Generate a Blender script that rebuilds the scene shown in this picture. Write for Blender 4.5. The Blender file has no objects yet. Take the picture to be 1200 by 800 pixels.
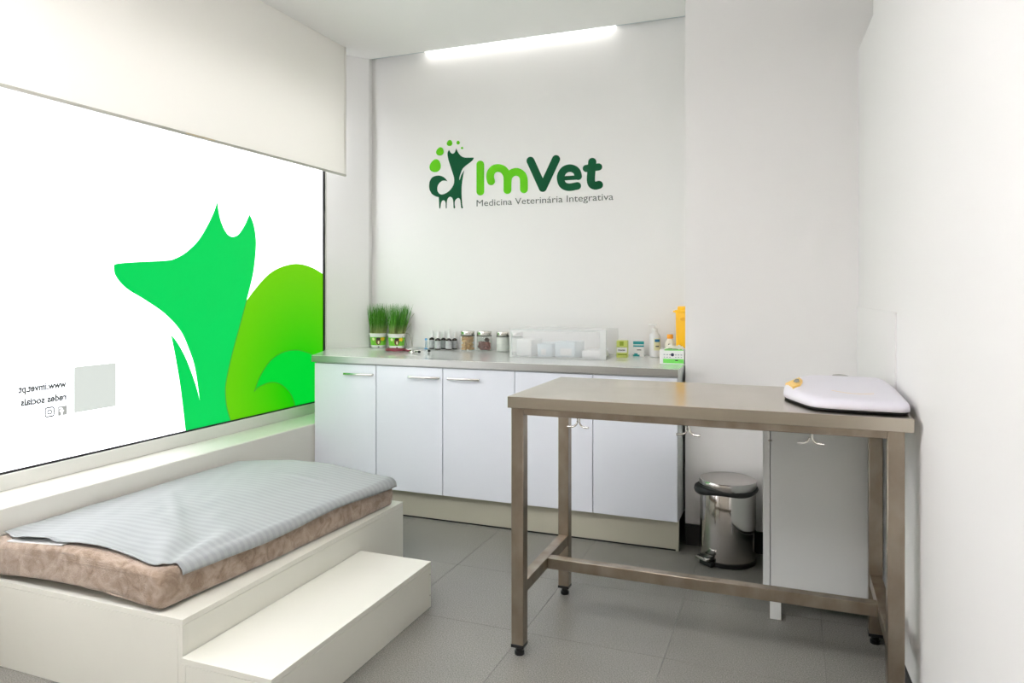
import bpy, bmesh, math, random
from mathutils import Vector, Matrix, noise, geometry
random.seed(7)
PI = math.pi
scene = bpy.context.scene
COL = scene.collection

# ------------------------------------------------------------------ camera
F_PX, HOR, CAM_H = 840.0, 343.0, 1.28
YAW = math.atan2(328.0, F_PX)
cam_data = bpy.data.cameras.new('camera')
cam_data.sensor_width = 36.0
cam_data.lens = F_PX / 1200.0 * 36.0
cam_data.shift_y = -(400.0 - HOR) / 1200.0
cam_data.clip_start = 0.02
cam = bpy.data.objects.new('camera', cam_data)
cam.location = (0, 0, CAM_H)
cam.rotation_euler = (PI / 2, 0, YAW)
COL.objects.link(cam)
scene.camera = cam

# ------------------------------------------------------------------ world, exposure
world = bpy.data.worlds.new('world')
scene.world = world
world.use_nodes = True
world.node_tree.nodes['Background'].inputs[0].default_value = (0.80, 0.88, 1.0, 1)
world.node_tree.nodes['Background'].inputs[1].default_value = 0.6
scene.view_settings.view_transform = 'Standard'
scene.view_settings.look = 'None'
scene.view_settings.gamma = 1.0
scene.view_settings.use_curve_mapping = False
scene.view_settings.exposure = 0.27
WINDOW_LIGHT = 1.62        # radiance of the frosted, daylit window film
VINYL = 0.80             # how strongly the vinyl on the pane is lit through
TUBE_LIGHT = 2.2          # tube in the ceiling cove
FILL_LIGHT = 11.5        # added fill lamps, hung out of view above the rear half


# ------------------------------------------------------------------ geometry helpers
def ray(u, v):
    s, c = math.sin(YAW), math.cos(YAW)
    a, b = (u - 600.0) / F_PX, (HOR - v) / F_PX
    return Vector((-s + a * c, c + a * s, b))


def on_y(u, v, Y):
    q = ray(u, v)
    return Vector((0, 0, CAM_H)) + q * (Y / q.y)


def on_x(u, v, X):
    q = ray(u, v)
    return Vector((0, 0, CAM_H)) + q * (X / q.x)


def new_bm():
    return bmesh.new()


def box(bm, x0, x1, y0, y1, z0, z1, bev=0.0, seg=2):
    tmp = bmesh.new()
    bmesh.ops.create_cube(tmp, size=1.0)
    for v in tmp.verts:
        v.co = Vector(((x0 + x1) / 2 + v.co.x * (x1 - x0), (y0 + y1) / 2 + v.co.y * (y1 - y0), (z0 + z1) / 2 + v.co.z * (z1 - z0)))
    if bev > 0:
        bmesh.ops.bevel(tmp, geom=tmp.edges[:], offset=bev, segments=seg, affect='EDGES', profile=0.5, clamp_overlap=True)
    merge(bm, tmp)
    return bm


def merge(bm, tmp):
    m = bpy.data.meshes.new('tmp')
    tmp.to_mesh(m)
    tmp.free()
    bm.from_mesh(m)
    bpy.data.meshes.remove(m)


def lathe(bm, prof, cx=0, cy=0, n=28, sx=1.0, sy=1.0, cap=True):
    rings = []
    for r, z in prof:
        ring = []
        for i in range(n):
            a = 2 * PI * i / n
            ring.append(bm.verts.new((cx + r * sx * math.cos(a), cy + r * sy * math.sin(a), z)))
        rings.append(ring)
    for a, b in zip(rings, rings[1:]):
        for i in range(n):
            bm.faces.new((a[i], a[(i + 1) % n], b[(i + 1) % n], b[i]))
    if cap:
        if prof[0][0] > 1e-5:
            bm.faces.new(list(reversed(rings[0])))
        if prof[-1][0] > 1e-5:
            bm.faces.new(rings[-1])
    return bm


def tube(bm, pts, r, n=10, closed=False):
    pts = [Vector(p) for p in pts]
    rings = []
    N = len(pts)
    up = Vector((0, 0, 1))
    for i, p in enumerate(pts):
        if closed:
            t = pts[(i + 1) % N] - pts[i - 1]
        else:
            t = pts[min(i + 1, N - 1)] - pts[max(i - 1, 0)]
        t.normalize()
        a = t.cross(up)
        if a.length < 1e-3:
            a = t.cross(Vector((1, 0, 0)))
        a.normalize()
        b = a.cross(t)
        rr = r[i] if isinstance(r, (list, tuple)) else r
        rings.append([bm.verts.new(p + a * rr * math.cos(2 * PI * k / n) + b * rr * math.sin(2 * PI * k / n)) for k in range(n)])
    M = N if closed else N - 1
    for i in range(M):
        A, B = rings[i], rings[(i + 1) % N]
        for k in range(n):
            bm.faces.new((A[k], B[k], B[(k + 1) % n], A[(k + 1) % n]))
    if not closed:
        bm.faces.new(rings[0])
        bm.faces.new(list(reversed(rings[-1])))
    return bm


def crom(pts, sub=6, closed=False):
    """Catmull-Rom through points; a point given with a third value is a sharp corner."""
    n = len(pts)
    out = []
    rng = range(n) if closed else range(n - 1)
    P = [Vector((p[0], p[1])) for p in pts]
    cor = [len(p) > 2 for p in pts]
    for i in rng:
        p1, p2 = P[i], P[(i + 1) % n]
        p0 = P[i - 1] if (closed or i > 0) else p1
        p3 = P[(i + 2) % n] if (closed or i + 2 < n) else p2
        if cor[i]:
            p0 = p1
        if cor[(i + 1) % n]:
            p3 = p2
        for k in range(sub):
            t = k / sub
            out.append(0.5 * ((2 * p1) + (p2 - p0) * t + (2 * p0 - 5 * p1 + 4 * p2 - p3) * t * t + (3 * p1 - p0 - 3 * p2 + p3) * t ** 3))
    if not closed:
        out.append(P[-1])
    return out


def fill(bm, pts3):
    vs = [bm.verts.new(p) for p in pts3]
    tris = geometry.tessellate_polygon([[Vector(p) for p in pts3]])
    for t in tris:
        try:
            bm.faces.new([vs[i] for i in t])
        except ValueError:
            pass


def stroke(bm, pts, w, to3, sub=6, smooth=True):
    """A rounded thick line drawn in the plane of a print; to3 maps the drawing plane into the place."""
    P = crom(pts, sub) if smooth else [Vector(p[:2]) for p in pts]
    P = [p for k, p in enumerate(P) if k == 0 or (p - P[k - 1]).length > 1e-6]
    r = w / 2
    closed = len(P) > 3 and (P[0] - P[-1]).length < 1e-4
    N = len(P)
    prev = None
    for i in range(N):
        if closed:
            d = P[1] - P[-2] if i in (0, N - 1) else P[i + 1] - P[i - 1]
        else:
            d = P[min(i + 1, N - 1)] - P[max(i - 1, 0)]
        d.normalize()
        nn = Vector((-d.y, d.x)) * r
        A, B = P[i] + nn, P[i] - nn
        cur = (bm.verts.new(to3(A.x, A.y)), bm.verts.new(to3(B.x, B.y)))
        if prev:
            bm.faces.new((prev[0], prev[1], cur[1], cur[0]))
        prev = cur
        if not closed and i in (0, N - 1):
            sg = -1 if i == 0 else 1
            a0 = math.atan2(nn.y, nn.x)
            cap = []
            for k in range(1, 12):
                a_ = a0 - sg * PI * k / 12
                cap.append(bm.verts.new(to3(P[i].x + r * math.cos(a_), P[i].y + r * math.sin(a_))))
            bm.faces.new([cur[0]] + cap + [cur[1]])


def obj(name, bm, mat, parent=None, smooth=True, angle=40):
    """One mesh object from a bmesh in room coordinates; a part is stored relative to its thing."""
    if parent is not None:
        off = Vector(parent.location)
        pp = parent.parent
        while pp is not None:
            off += Vector(pp.location)
            pp = pp.parent
        bmesh.ops.translate(bm, verts=bm.verts[:], vec=-off)
    bmesh.ops.recalc_face_normals(bm, faces=bm.faces[:])
    me = bpy.data.meshes.new(name)
    bm.to_mesh(me)
    bm.free()
    if smooth:
        me.polygons.foreach_set('use_smooth', [True] * len(me.polygons))
        try:
            me.set_sharp_from_angle(angle=math.radians(angle))
        except Exception:
            pass
    me.materials.append(mat)
    o = bpy.data.objects.new(name, me)
    COL.objects.link(o)
    if parent is not None:
        o.parent = parent
    return o


def centre(o):
    """move a single-mesh thing's origin to the middle of its base"""
    vs = o.data.vertices
    xs = [v.co.x for v in vs]; ys = [v.co.y for v in vs]; zs = [v.co.z for v in vs]
    c = Vector(((min(xs) + max(xs)) / 2, (min(ys) + max(ys)) / 2, min(zs)))
    o.data.transform(Matrix.Translation(-c))
    o.location = c
    return o


def tag(o, label, cat, group=None, kind=None):
    o['label'] = label
    o['category'] = cat
    if group:
        o['group'] = group
    if kind:
        o['kind'] = kind
    return o


def thing(name, loc, label, cat, group=None):
    o = bpy.data.objects.new(name, None)
    o.empty_display_size = 0.05
    o.location = loc
    COL.objects.link(o)
    tag(o, label, cat, group)
    return o


def struct(name, bm, mat, label=None, smooth=False):
    o = obj(name, bm, mat, None, smooth)
    o['kind'] = 'structure'
    o['label'] = label or name.replace('_', ' ')
    o['category'] = name.split('_')[0]
    return o


def copy_tree(src, dloc, label=None):
    """copy a thing with its parts and sub-parts"""
    r = src.copy()
    COL.objects.link(r)
    r.location = Vector(src.location) + Vector(dloc)
    if label:
        r['label'] = label
    for ch in list(src.children):
        c = ch.copy()
        COL.objects.link(c)
        c.parent = r
        for g in list(ch.children):
            d = g.copy()
            COL.objects.link(d)
            d.parent = c
    return r


# ------------------------------------------------------------------ materials
def srgb(r, g, b):
    def f(c):
        c /= 255.0
        return c / 12.92 if c <= 0.04045 else ((c + 0.055) / 1.055) ** 2.4
    return (f(r), f(g), f(b), 1.0)


def mat(name, col, rough=0.5, metal=0.0, spec=0.5, emit=None, estr=0.0, coat=0.0, aniso=0.0,
        mottle=None, bump=None, rnoise=None):
    """Procedural principled material. mottle=(scale, colour2, amount, stretch); bump=(scale, strength)."""
    m = bpy.data.materials.new(name)
    m.use_nodes = True
    nt = m.node_tree
    b = nt.nodes['Principled BSDF']
    b.inputs['Base Color'].default_value = col
    b.inputs['Roughness'].default_value = rough
    b.inputs['Metallic'].default_value = metal
    b.inputs['Specular IOR Level'].default_value = spec
    b.inputs['Coat Weight'].default_value = coat
    b.inputs['Coat Roughness'].default_value = 0.05
    b.inputs['Anisotropic'].default_value = aniso
    if emit is not None:
        b.inputs['Emission Color'].default_value = emit
        b.inputs['Emission Strength'].default_value = estr
    tc = nt.nodes.new('ShaderNodeTexCoord')
    if mottle:
        sc, c2, amt, st = mottle
        mp = nt.nodes.new('ShaderNodeMapping')
        mp.inputs['Scale'].default_value = st
        nt.links.new(tc.outputs['Object'], mp.inputs['Vector'])
        n = nt.nodes.new('ShaderNodeTexNoise')
        n.inputs['Scale'].default_value = sc
        n.inputs['Detail'].default_value = 4
        nt.links.new(mp.outputs['Vector'], n.inputs['Vector'])
        ramp = nt.nodes.new('ShaderNodeValToRGB')
        ramp.color_ramp.elements[0].position = 0.5 - 0.5 * (1 - amt) * 0.6
        ramp.color_ramp.elements[1].position = 0.5 + 0.5 * (1 - amt) * 0.6
        ramp.color_ramp.elements[0].color = col
        ramp.color_ramp.elements[1].color = c2
        nt.links.new(n.outputs['Fac'], ramp.inputs['Fac'])
        nt.links.new(ramp.outputs['Color'], b.inputs['Base Color'])
        if rnoise:
            mr = nt.nodes.new('ShaderNodeMapRange')
            mr.inputs['To Min'].default_value = rnoise[0]
            mr.inputs['To Max'].default_value = rnoise[1]
            nt.links.new(n.outputs['Fac'], mr.inputs['Value'])
            nt.links.new(mr.outputs['Result'], b.inputs['Roughness'])
    if bump:
        n2 = nt.nodes.new('ShaderNodeTexNoise')
        n2.inputs['Scale'].default_value = bump[0]
        n2.inputs['Detail'].default_value = 3
        nt.links.new(tc.outputs['Object'], n2.inputs['Vector'])
        bp = nt.nodes.new('ShaderNodeBump')
        bp.inputs['Strength'].default_value = bump[1]
        bp.inputs['Distance'].default_value = bump[2] if len(bump) > 2 else 0.002
        nt.links.new(n2.outputs['Fac'], bp.inputs['Height'])
        nt.links.new(bp.outputs['Normal'], b.inputs['Normal'])
    return m


def clear_mat(name, col, veil=0.2, rough=0.1):
    """clear plastic or glass: see-through with a milky veil and a glossy skin"""
    m = bpy.data.materials.new(name)
    m.use_nodes = True
    nt = m.node_tree
    b = nt.nodes['Principled BSDF']
    b.inputs['Base Color'].default_value = col
    b.inputs['Roughness'].default_value = rough
    t = nt.nodes.new('ShaderNodeBsdfTransparent')
    t.inputs['Color'].default_value = (min(1, col[0] * 0.3 + 0.7), min(1, col[1] * 0.3 + 0.7), min(1, col[2] * 0.3 + 0.7), 1)
    mix = nt.nodes.new('ShaderNodeMixShader')
    mix.inputs[0].default_value = veil
    nt.links.new(t.outputs[0], mix.inputs[1])
    nt.links.new(b.outputs[0], mix.inputs[2])
    nt.links.new(mix.outputs[0], nt.nodes['Material Output'].inputs['Surface'])
    return m


W1 = (1, 1, 1)
M = {}
M['wall'] = mat('wall_paint', srgb(245, 243, 241), 0.6, spec=0.3, bump=(260, 0.06, 0.0006))
M['wall_cool'] = mat('wall_paint_grey', srgb(238, 236, 234), 0.6, spec=0.3, bump=(260, 0.06, 0.0006))
M['wall_right'] = mat('wall_paint_right', srgb(239, 237, 235), 0.55, spec=0.3, bump=(240, 0.06, 0.0006))
M['ceiling'] = mat('ceiling_paint', srgb(248, 246, 244), 0.8, spec=0.2)
M['sill'] = mat('sill_paint', srgb(233, 231, 222), 0.45, spec=0.4)
M['frame'] = mat('window_frame_paint', srgb(226, 226, 219), 0.35)
M['black'] = mat('black_rubber', srgb(14, 12, 13), 0.5)
M['black_gloss'] = mat('black_plastic', srgb(16, 16, 17), 0.3)
M['skirting'] = mat('dark_skirting', srgb(26, 25, 25), 0.5)
M['film'] = mat('frosted_window_film', (0.9, 0.9, 0.9, 1), 0.4, emit=(0.965, 0.985, 1.06, 1), estr=WINDOW_LIGHT)
M['fox'] = mat('backlit_green_vinyl', srgb(0, 50, 20), 0.6, spec=0.1, emit=srgb(0, 218, 92), estr=VINYL)
M['curl'] = mat('backlit_mint_vinyl', srgb(0, 50, 14), 0.6, spec=0.1, emit=srgb(0, 217, 52), estr=VINYL)
M['outline'] = mat('backlit_vinyl_edge', srgb(20, 90, 10), 0.4, emit=srgb(50, 140, 20), estr=VINYL)
M['grey_vinyl'] = mat('backlit_grey_vinyl', srgb(60, 62, 60), 0.6, spec=0.1, emit=srgb(172, 174, 170), estr=VINYL)
M['dark_vinyl'] = mat('backlit_dense_grey_vinyl', srgb(30, 32, 30), 0.6, spec=0.1, emit=srgb(84, 87, 84), estr=VINYL)
M['pale_vinyl'] = mat('backlit_pale_vinyl', srgb(60, 62, 60), 0.6, spec=0.1, emit=srgb(221, 227, 221), estr=VINYL)
M['white_vinyl'] = mat('backlit_white_vinyl', (0.9, 0.9, 0.9, 1), 0.4, emit=(1, 1, 0.99, 1), estr=1.05)
M['logo_dark'] = mat('dark_green_vinyl', srgb(0, 82, 48), 0.5, spec=0.15)
M['logo_light'] = mat('lime_green_vinyl', srgb(98, 196, 20), 0.5, spec=0.15)
M['logo_grey'] = mat('grey_vinyl', srgb(96, 104, 98), 0.5)
M['blind_bar'] = mat('blind_bar', srgb(196, 194, 184), 0.5)
M['door'] = mat('gloss_white_laminate', srgb(237, 240, 248), 0.09, spec=0.5)
M['carcass'] = mat('white_laminate', srgb(226, 228, 226), 0.3)
M['kick'] = mat('brushed_champagne_metal', srgb(194, 191, 174), 0.38, metal=0.2)
M['steel'] = mat('brushed_stainless_steel', srgb(198, 190, 177), 0.22, metal=1.0,
                 mottle=(5, srgb(190, 182, 168), 0.1, (1, 1, 1)), rnoise=(0.16, 0.26))
M['steel_leg'] = mat('stained_stainless_steel', srgb(170, 160, 146), 0.3, metal=1.0,
                     mottle=(14, srgb(142, 128, 112), 0.15, (1, 1, 0.6)), rnoise=(0.24, 0.42))
M['chrome'] = mat('chrome', srgb(205, 203, 200), 0.07, metal=1.0)
M['bin_steel'] = mat('polished_bin_steel', srgb(196, 192, 188), 0.08, metal=1.0)
M['handle'] = mat('satin_handle_metal', srgb(205, 202, 196), 0.25, metal=1.0)
M['board'] = mat('white_melamine', srgb(229, 228, 217), 0.42, spec=0.4)
M['white_plastic'] = mat('white_plastic', srgb(226, 223, 232), 0.32)
M['pure_white'] = mat('white_label', srgb(240, 240, 238), 0.5)
M['amber'] = mat('dark_amber_glass', srgb(36, 22, 16), 0.12)
M['label'] = mat('pale_paper_label', srgb(206, 209, 210), 0.6, mottle=(160, srgb(165, 168, 170), 0.3, (0.2, 0.2, 3)))
M['glass'] = clear_mat('clear_glass', srgb(225, 230, 225), 0.16, 0.05)
M['clear_plastic'] = clear_mat('milky_clear_plastic', srgb(252, 252, 252), 0.10, 0.15)
M['drawer_front'] = clear_mat('drawer_front_plastic', srgb(253, 253, 253), 0.26, 0.2)
M['chips'] = mat('tan_treats', srgb(226, 190, 118), 0.7, mottle=(60, srgb(190, 140, 70), 0.3, W1))
M['kibble'] = mat('reddish_treats', srgb(150, 76, 66), 0.7, mottle=(60, srgb(96, 40, 36), 0.3, W1))
M['kibble_dark'] = mat('dark_treats', srgb(52, 30, 24), 0.7)
M['cotton'] = mat('cotton', srgb(243, 243, 238), 0.9, bump=(120, 0.5, 0.003))
M['grass'] = mat('wheatgrass_blades', srgb(86, 158, 40), 0.5)


def blade_tones(m):
    """pale stalks near the soil, green above: the plant's own colour"""
    nt = m.node_tree
    b = nt.nodes['Principled BSDF']
    tc = nt.nodes.new('ShaderNodeTexCoord')
    sp = nt.nodes.new('ShaderNodeSeparateXYZ')
    nt.links.new(tc.outputs['Object'], sp.inputs[0])
    r = nt.nodes.new('ShaderNodeValToRGB')
    e = r.color_ramp.elements
    e[0].position = 0.095; e[0].color = srgb(196, 206, 140)
    e[1].position = 0.165; e[1].color = srgb(84, 156, 36)
    nt.links.new(sp.outputs['Z'], r.inputs['Fac'])
    n = nt.nodes.new('ShaderNodeTexNoise')
    n.inputs['Scale'].default_value = 90
    nt.links.new(tc.outputs['Object'], n.inputs['Vector'])
    mx = nt.nodes.new('ShaderNodeMix')
    mx.data_type = 'RGBA'
    mx.blend_type = 'MULTIPLY'
    mx.inputs['B'].default_value = (0.45, 0.6, 0.35, 1)
    nt.links.new(n.outputs['Fac'], mx.inputs['Factor'])
    nt.links.new(r.outputs['Color'], mx.inputs['A'])
    nt.links.new(mx.outputs['Result'], b.inputs['Base Color'])


blade_tones(M['grass'])
M['grass_base'] = mat('wheatgrass_roots', srgb(176, 190, 112), 0.6)
M['dry'] = mat('dry_stem', srgb(120, 110, 70), 0.7)
M['soil'] = mat('dark_soil', srgb(40, 34, 24), 0.9, bump=(90, 0.6, 0.004))
M['pot_green'] = mat('printed_green_band', srgb(74, 178, 40), 0.4, mottle=(30, srgb(140, 208, 60), 0.3, W1))
M['yellow_print'] = mat('yellow_print', srgb(240, 200, 40), 0.4)
M['brown_print'] = mat('brown_print', srgb(112, 78, 50), 0.5)
M['dark_print'] = mat('dark_print', srgb(40, 36, 32), 0.5)
M['red_tube'] = mat('burgundy_rubber', srgb(118, 12, 44), 0.35)
M['blue_plastic'] = mat('blue_plastic', srgb(70, 150, 205), 0.3)
M['lime_box'] = mat('lime_card', srgb(202, 212, 112), 0.5)
M['olive_print'] = mat('olive_print', srgb(136, 158, 20), 0.5)
M['teal_print'] = mat('teal_print', srgb(34, 156, 158), 0.5)
M['green_print'] = mat('green_print', srgb(116, 220, 92), 0.5)
M['navy_print'] = mat('navy_print', srgb(40, 50, 80), 0.5)
M['blue_print'] = mat('blue_print', srgb(40, 120, 170), 0.5)
M['cream_print'] = mat('cream_print', srgb(238, 236, 190), 0.5)
M['orange'] = mat('orange_plastic', srgb(250, 168, 48), 0.35)
M['yellow'] = mat('yellow_plastic', srgb(255, 196, 0), 0.4)
M['yellow_dark'] = mat('yellow_plastic_emboss', srgb(244, 176, 0), 0.4)
M['tissue'] = mat('ivory_tissue', srgb(246, 242, 226), 0.8)
M['wipes'] = mat('pale_blue_wrapper', srgb(214, 228, 236), 0.4)
M['package'] = mat('white_wrapper', srgb(240, 241, 240), 0.4)
M['amber_print'] = mat('amber_print', srgb(242, 198, 96), 0.4)
M['screen'] = mat('grey_display', srgb(150, 146, 128), 0.2)
M['led_profile'] = mat('aluminium_profile', srgb(205, 213, 216), 0.35, metal=0.3)
M['led'] = mat('lit_tube_diffuser', (1, 1, 1, 1), 0.5, emit=(1.0, 0.99, 0.97, 1), estr=TUBE_LIGHT)
M['fill_panel'] = mat('fill_lamp_diffuser', (1, 1, 1, 1), 0.5, emit=(1.0, 0.985, 1.01, 1), estr=FILL_LIGHT)  # downward and upward glow of the added fill lamps
M['fill_uplight'] = mat('fill_uplight_diffuser', (1, 1, 1, 1), 0.5, emit=(1.0, 0.985, 1.01, 1), estr=FILL_LIGHT * 3.2)
M['splash'] = mat('gloss_white_panel', srgb(240, 238, 236), 0.35)


def fabric_blind():
    m = mat('cream_blind_fabric', srgb(250, 248, 243), 0.85, spec=0.1, bump=(420, 0.15, 0.0006))
    nt = m.node_tree
    b = nt.nodes['Principled BSDF']
    t = nt.nodes.new('ShaderNodeBsdfTranslucent')
    t.inputs['Color'].default_value = srgb(246, 240, 226)
    mix = nt.nodes.new('ShaderNodeMixShader')
    mix.inputs[0].default_value = 0.16
    nt.links.new(b.outputs[0], mix.inputs[1])
    nt.links.new(t.outputs[0], mix.inputs[2])
    nt.links.new(mix.outputs[0], nt.nodes['Material Output'].inputs['Surface'])
    return m


M['blind'] = fabric_blind()


def tail_vinyl():
    """printed blend from yellow-green at the outer edge to plain green inside"""
    m = mat('backlit_tail_vinyl', srgb(20, 50, 0), 0.6, spec=0.1, emit=srgb(80, 214, 0), estr=VINYL)
    nt = m.node_tree
    b = nt.nodes['Principled BSDF']
    tc = nt.nodes.new('ShaderNodeTexCoord')
    mp = nt.nodes.new('ShaderNodeMapping')
    # object space: y along the window, z up; centre of the blend low on the right
    mp.inputs['Location'].default_value = (2.9, -3.75, -0.72)
    nt.links.new(tc.outputs['Object'], mp.inputs['Vector'])
    ln = nt.nodes.new('ShaderNodeVectorMath')
    ln.operation = 'LENGTH'
    nt.links.new(mp.outputs['Vector'], ln.inputs[0])
    r = nt.nodes.new('ShaderNodeValToRGB')
    e = r.color_ramp.elements
    e[0].position = 0.12; e[0].color = srgb(10, 202, 4)
    e[1].position = 0.74; e[1].color = srgb(116, 210, 4)
    nt.links.new(ln.outputs['Value'], r.inputs['Fac'])
    nt.links.new(r.outputs['Color'], b.inputs['Emission Color'])
    return m


M['tail'] = tail_vinyl()


def floor_vinyl():
    m = mat('speckled_grey_vinyl', srgb(140, 138, 131), 0.34, spec=0.5)
    nt = m.node_tree
    b = nt.nodes['Principled BSDF']
    g = nt.nodes.new('ShaderNodeNewGeometry')
    n = nt.nodes.new('ShaderNodeTexNoise')
    n.inputs['Scale'].default_value = 240
    n.inputs['Detail'].default_value = 3
    n.inputs['Roughness'].default_value = 0.7
    nt.links.new(g.outputs['Position'], n.inputs['Vector'])
    r = nt.nodes.new('ShaderNodeValToRGB')
    e = r.color_ramp.elements
    e[0].position = 0.33; e[0].color = srgb(86, 84, 79)
    e[1].position = 0.68; e[1].color = srgb(162, 160, 153)
    nt.links.new(n.outputs['Fac'], r.inputs['Fac'])
    n2 = nt.nodes.new('ShaderNodeTexNoise')
    n2.inputs['Scale'].default_value = 3.5
    n2.inputs['Detail'].default_value = 4
    nt.links.new(g.outputs['Position'], n2.inputs['Vector'])
    mx = nt.nodes.new('ShaderNodeMix')
    mx.data_type = 'RGBA'
    mx.blend_type = 'MULTIPLY'
    mx.inputs['Factor'].default_value = 0.35
    r2 = nt.nodes.new('ShaderNodeValToRGB')
    r2.color_ramp.elements[0].position = 0.35; r2.color_ramp.elements[0].color = (0.72, 0.72, 0.72, 1)
    r2.color_ramp.elements[1].position = 0.65; r2.color_ramp.elements[1].color = (1, 1, 1, 1)
    nt.links.new(n2.outputs['Fac'], r2.inputs['Fac'])
    nt.links.new(r.outputs['Color'], mx.inputs['A'])
    nt.links.new(r2.outputs['Color'], mx.inputs['B'])
    nt.links.new(mx.outputs['Result'], b.inputs['Base Color'])
    mr = nt.nodes.new('ShaderNodeMapRange')
    mr.inputs['To Min'].default_value = 0.26
    mr.inputs['To Max'].default_value = 0.42
    nt.links.new(n2.outputs['Fac'], mr.inputs['Value'])
    nt.links.new(mr.outputs['Result'], b.inputs['Roughness'])
    return m


M['floor'] = floor_vinyl()
M['joint'] = mat('floor_joint', srgb(104, 102, 97), 0.5)


def worktop_stone():
    m = mat('polished_pale_stone', srgb(206, 208, 204), 0.03, spec=0.6)
    nt = m.node_tree
    b = nt.nodes['Principled BSDF']
    g = nt.nodes.new('ShaderNodeNewGeometry')
    n = nt.nodes.new('ShaderNodeTexNoise')
    n.inputs['Scale'].default_value = 130
    n.inputs['Detail'].default_value = 4
    nt.links.new(g.outputs['Position'], n.inputs['Vector'])
    r = nt.nodes.new('ShaderNodeValToRGB')
    e = r.color_ramp.elements
    e[0].position = 0.35; e[0].color = srgb(216, 218, 215)
    e[1].position = 0.6; e[1].color = srgb(242, 243, 241)
    nt.links.new(n.outputs['Fac'], r.inputs['Fac'])
    nt.links.new(r.outputs['Color'], b.inputs['Base Color'])
    return m


M['stone'] = worktop_stone()
M['edge_strip'] = mat('grey_metal_edge', srgb(172, 172, 168), 0.3, metal=0.7)


def plush():
    m = mat('brown_plush', srgb(152, 124, 104), 0.95, spec=0.1)
    nt = m.node_tree
    b = nt.nodes['Principled BSDF']
    b.inputs['Sheen Weight'].default_value = 0.5
    b.inputs['Sheen Roughness'].default_value = 0.4
    tc = nt.nodes.new('ShaderNodeTexCoord')
    n = nt.nodes.new('ShaderNodeTexNoise')
    n.inputs['Scale'].default_value = 21
    n.inputs['Detail'].default_value = 6
    n.inputs['Roughness'].default_value = 0.6
    n.inputs['Distortion'].default_value = 0.8
    nt.links.new(tc.outputs['Object'], n.inputs['Vector'])
    r = nt.nodes.new('ShaderNodeValToRGB')
    e = r.color_ramp.elements
    e[0].position = 0.36; e[0].color = srgb(140, 121, 104)
    e[1].position = 0.60; e[1].color = srgb(176, 158, 142)
    nt.links.new(n.outputs['Fac'], r.inputs['Fac'])
    nt.links.new(r.outputs['Color'], b.inputs['Base Color'])
    n2 = nt.nodes.new('ShaderNodeTexNoise')
    n2.inputs['Scale'].default_value = 220
    n2.inputs['Detail'].default_value = 3
    nt.links.new(tc.outputs['Object'], n2.inputs['Vector'])
    bp = nt.nodes.new('ShaderNodeBump')
    bp.inputs['Strength'].default_value = 0.7
    bp.inputs['Distance'].default_value = 0.004
    nt.links.new(n2.outputs['Fac'], bp.inputs['Height'])
    nt.links.new(bp.outputs['Normal'], b.inputs['Normal'])
    return m


M['plush'] = plush()


def striped_cotton():
    m = mat('striped_grey_cotton', srgb(198, 203, 204), 0.7, spec=0.3)
    nt = m.node_tree
    b = nt.nodes['Principled BSDF']
    b.inputs['Sheen Weight'].default_value = 0.2
    at = nt.nodes.new('ShaderNodeAttribute')
    at.attribute_name = 'weave'
    sep = nt.nodes.new('ShaderNodeSeparateXYZ')
    nt.links.new(at.outputs['Vector'], sep.inputs[0])
    mul = nt.nodes.new('ShaderNodeMath')
    mul.operation = 'MULTIPLY'
    mul.inputs[1].default_value = 2 * PI / 0.030
    nt.links.new(sep.outputs['Y'], mul.inputs[0])
    sn = nt.nodes.new('ShaderNodeMath')
    sn.operation = 'SINE'
    nt.links.new(mul.outputs[0], sn.inputs[0])
    r = nt.nodes.new('ShaderNodeMapRange')
    r.inputs['From Min'].default_value = -0.35
    r.inputs['From Max'].default_value = 0.35
    nt.links.new(sn.outputs[0], r.inputs['Value'])
    mx = nt.nodes.new('ShaderNodeMix')
    mx.data_type = 'RGBA'
    mx.inputs['A'].default_value = srgb(151, 155, 155)
    mx.inputs['B'].default_value = srgb(158, 162, 162)
    nt.links.new(r.outputs['Result'], mx.inputs['Factor'])
    nt.links.new(mx.outputs['Result'], b.inputs['Base Color'])
    r2 = nt.nodes.new('ShaderNodeMapRange')
    r2.inputs['To Min'].default_value = 0.66
    r2.inputs['To Max'].default_value = 0.58
    nt.links.new(r.outputs['Result'], r2.inputs['Value'])
    nt.links.new(r2.outputs['Result'], b.inputs['Roughness'])
    return m


M['sheet'] = striped_cotton()

# ================================================================== THE ROOM
X_WIN, X_COL, X_SILL = -2.90, -2.71, -2.66
Y_BACK, Y_COVE, Y_GREY, Y_REVEAL = 4.30, 4.235, 3.73, 4.00
Y_FRONT = -1.60
Z_CEIL = 2.885
X_GREY = -0.507


def wall_r(y, off=0.0):
    """face of the right wall, a little out of square with the rest of the room"""
    return 0.291 + (3.73 - y) * 0.0427 + off


# floor: base slab with vinyl tiles laid on it
bm = new_bm(); box(bm, -3.05, 1.0, Y_FRONT - 0.1, 4.45, -0.12, -0.004)
floor = struct('floor', bm, M['joint'], 'grey speckled vinyl tile floor')
TX, TY, GAP = 0.525, 0.518, 0.0014
tile_me = None
ix0, ix1 = -4, 3
for i in range(ix0, ix1):
    for j in range(-8, 4):
        x0 = -0.943 + i * TX
        y0 = 2.535 + j * TY
        if tile_me is None:
            b2 = new_bm(); box(b2, GAP / 2, TX - GAP / 2, GAP / 2, TY - GAP / 2, -0.005, 0.0)
            o = obj('floor_tile', b2, M['floor'], floor, smooth=False)
            tile_me = o.data
        else:
            o = bpy.data.objects.new('floor_tile', tile_me)
            COL.objects.link(o)
            o.parent = floor
        o.location = (x0, y0, 0)

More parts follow.
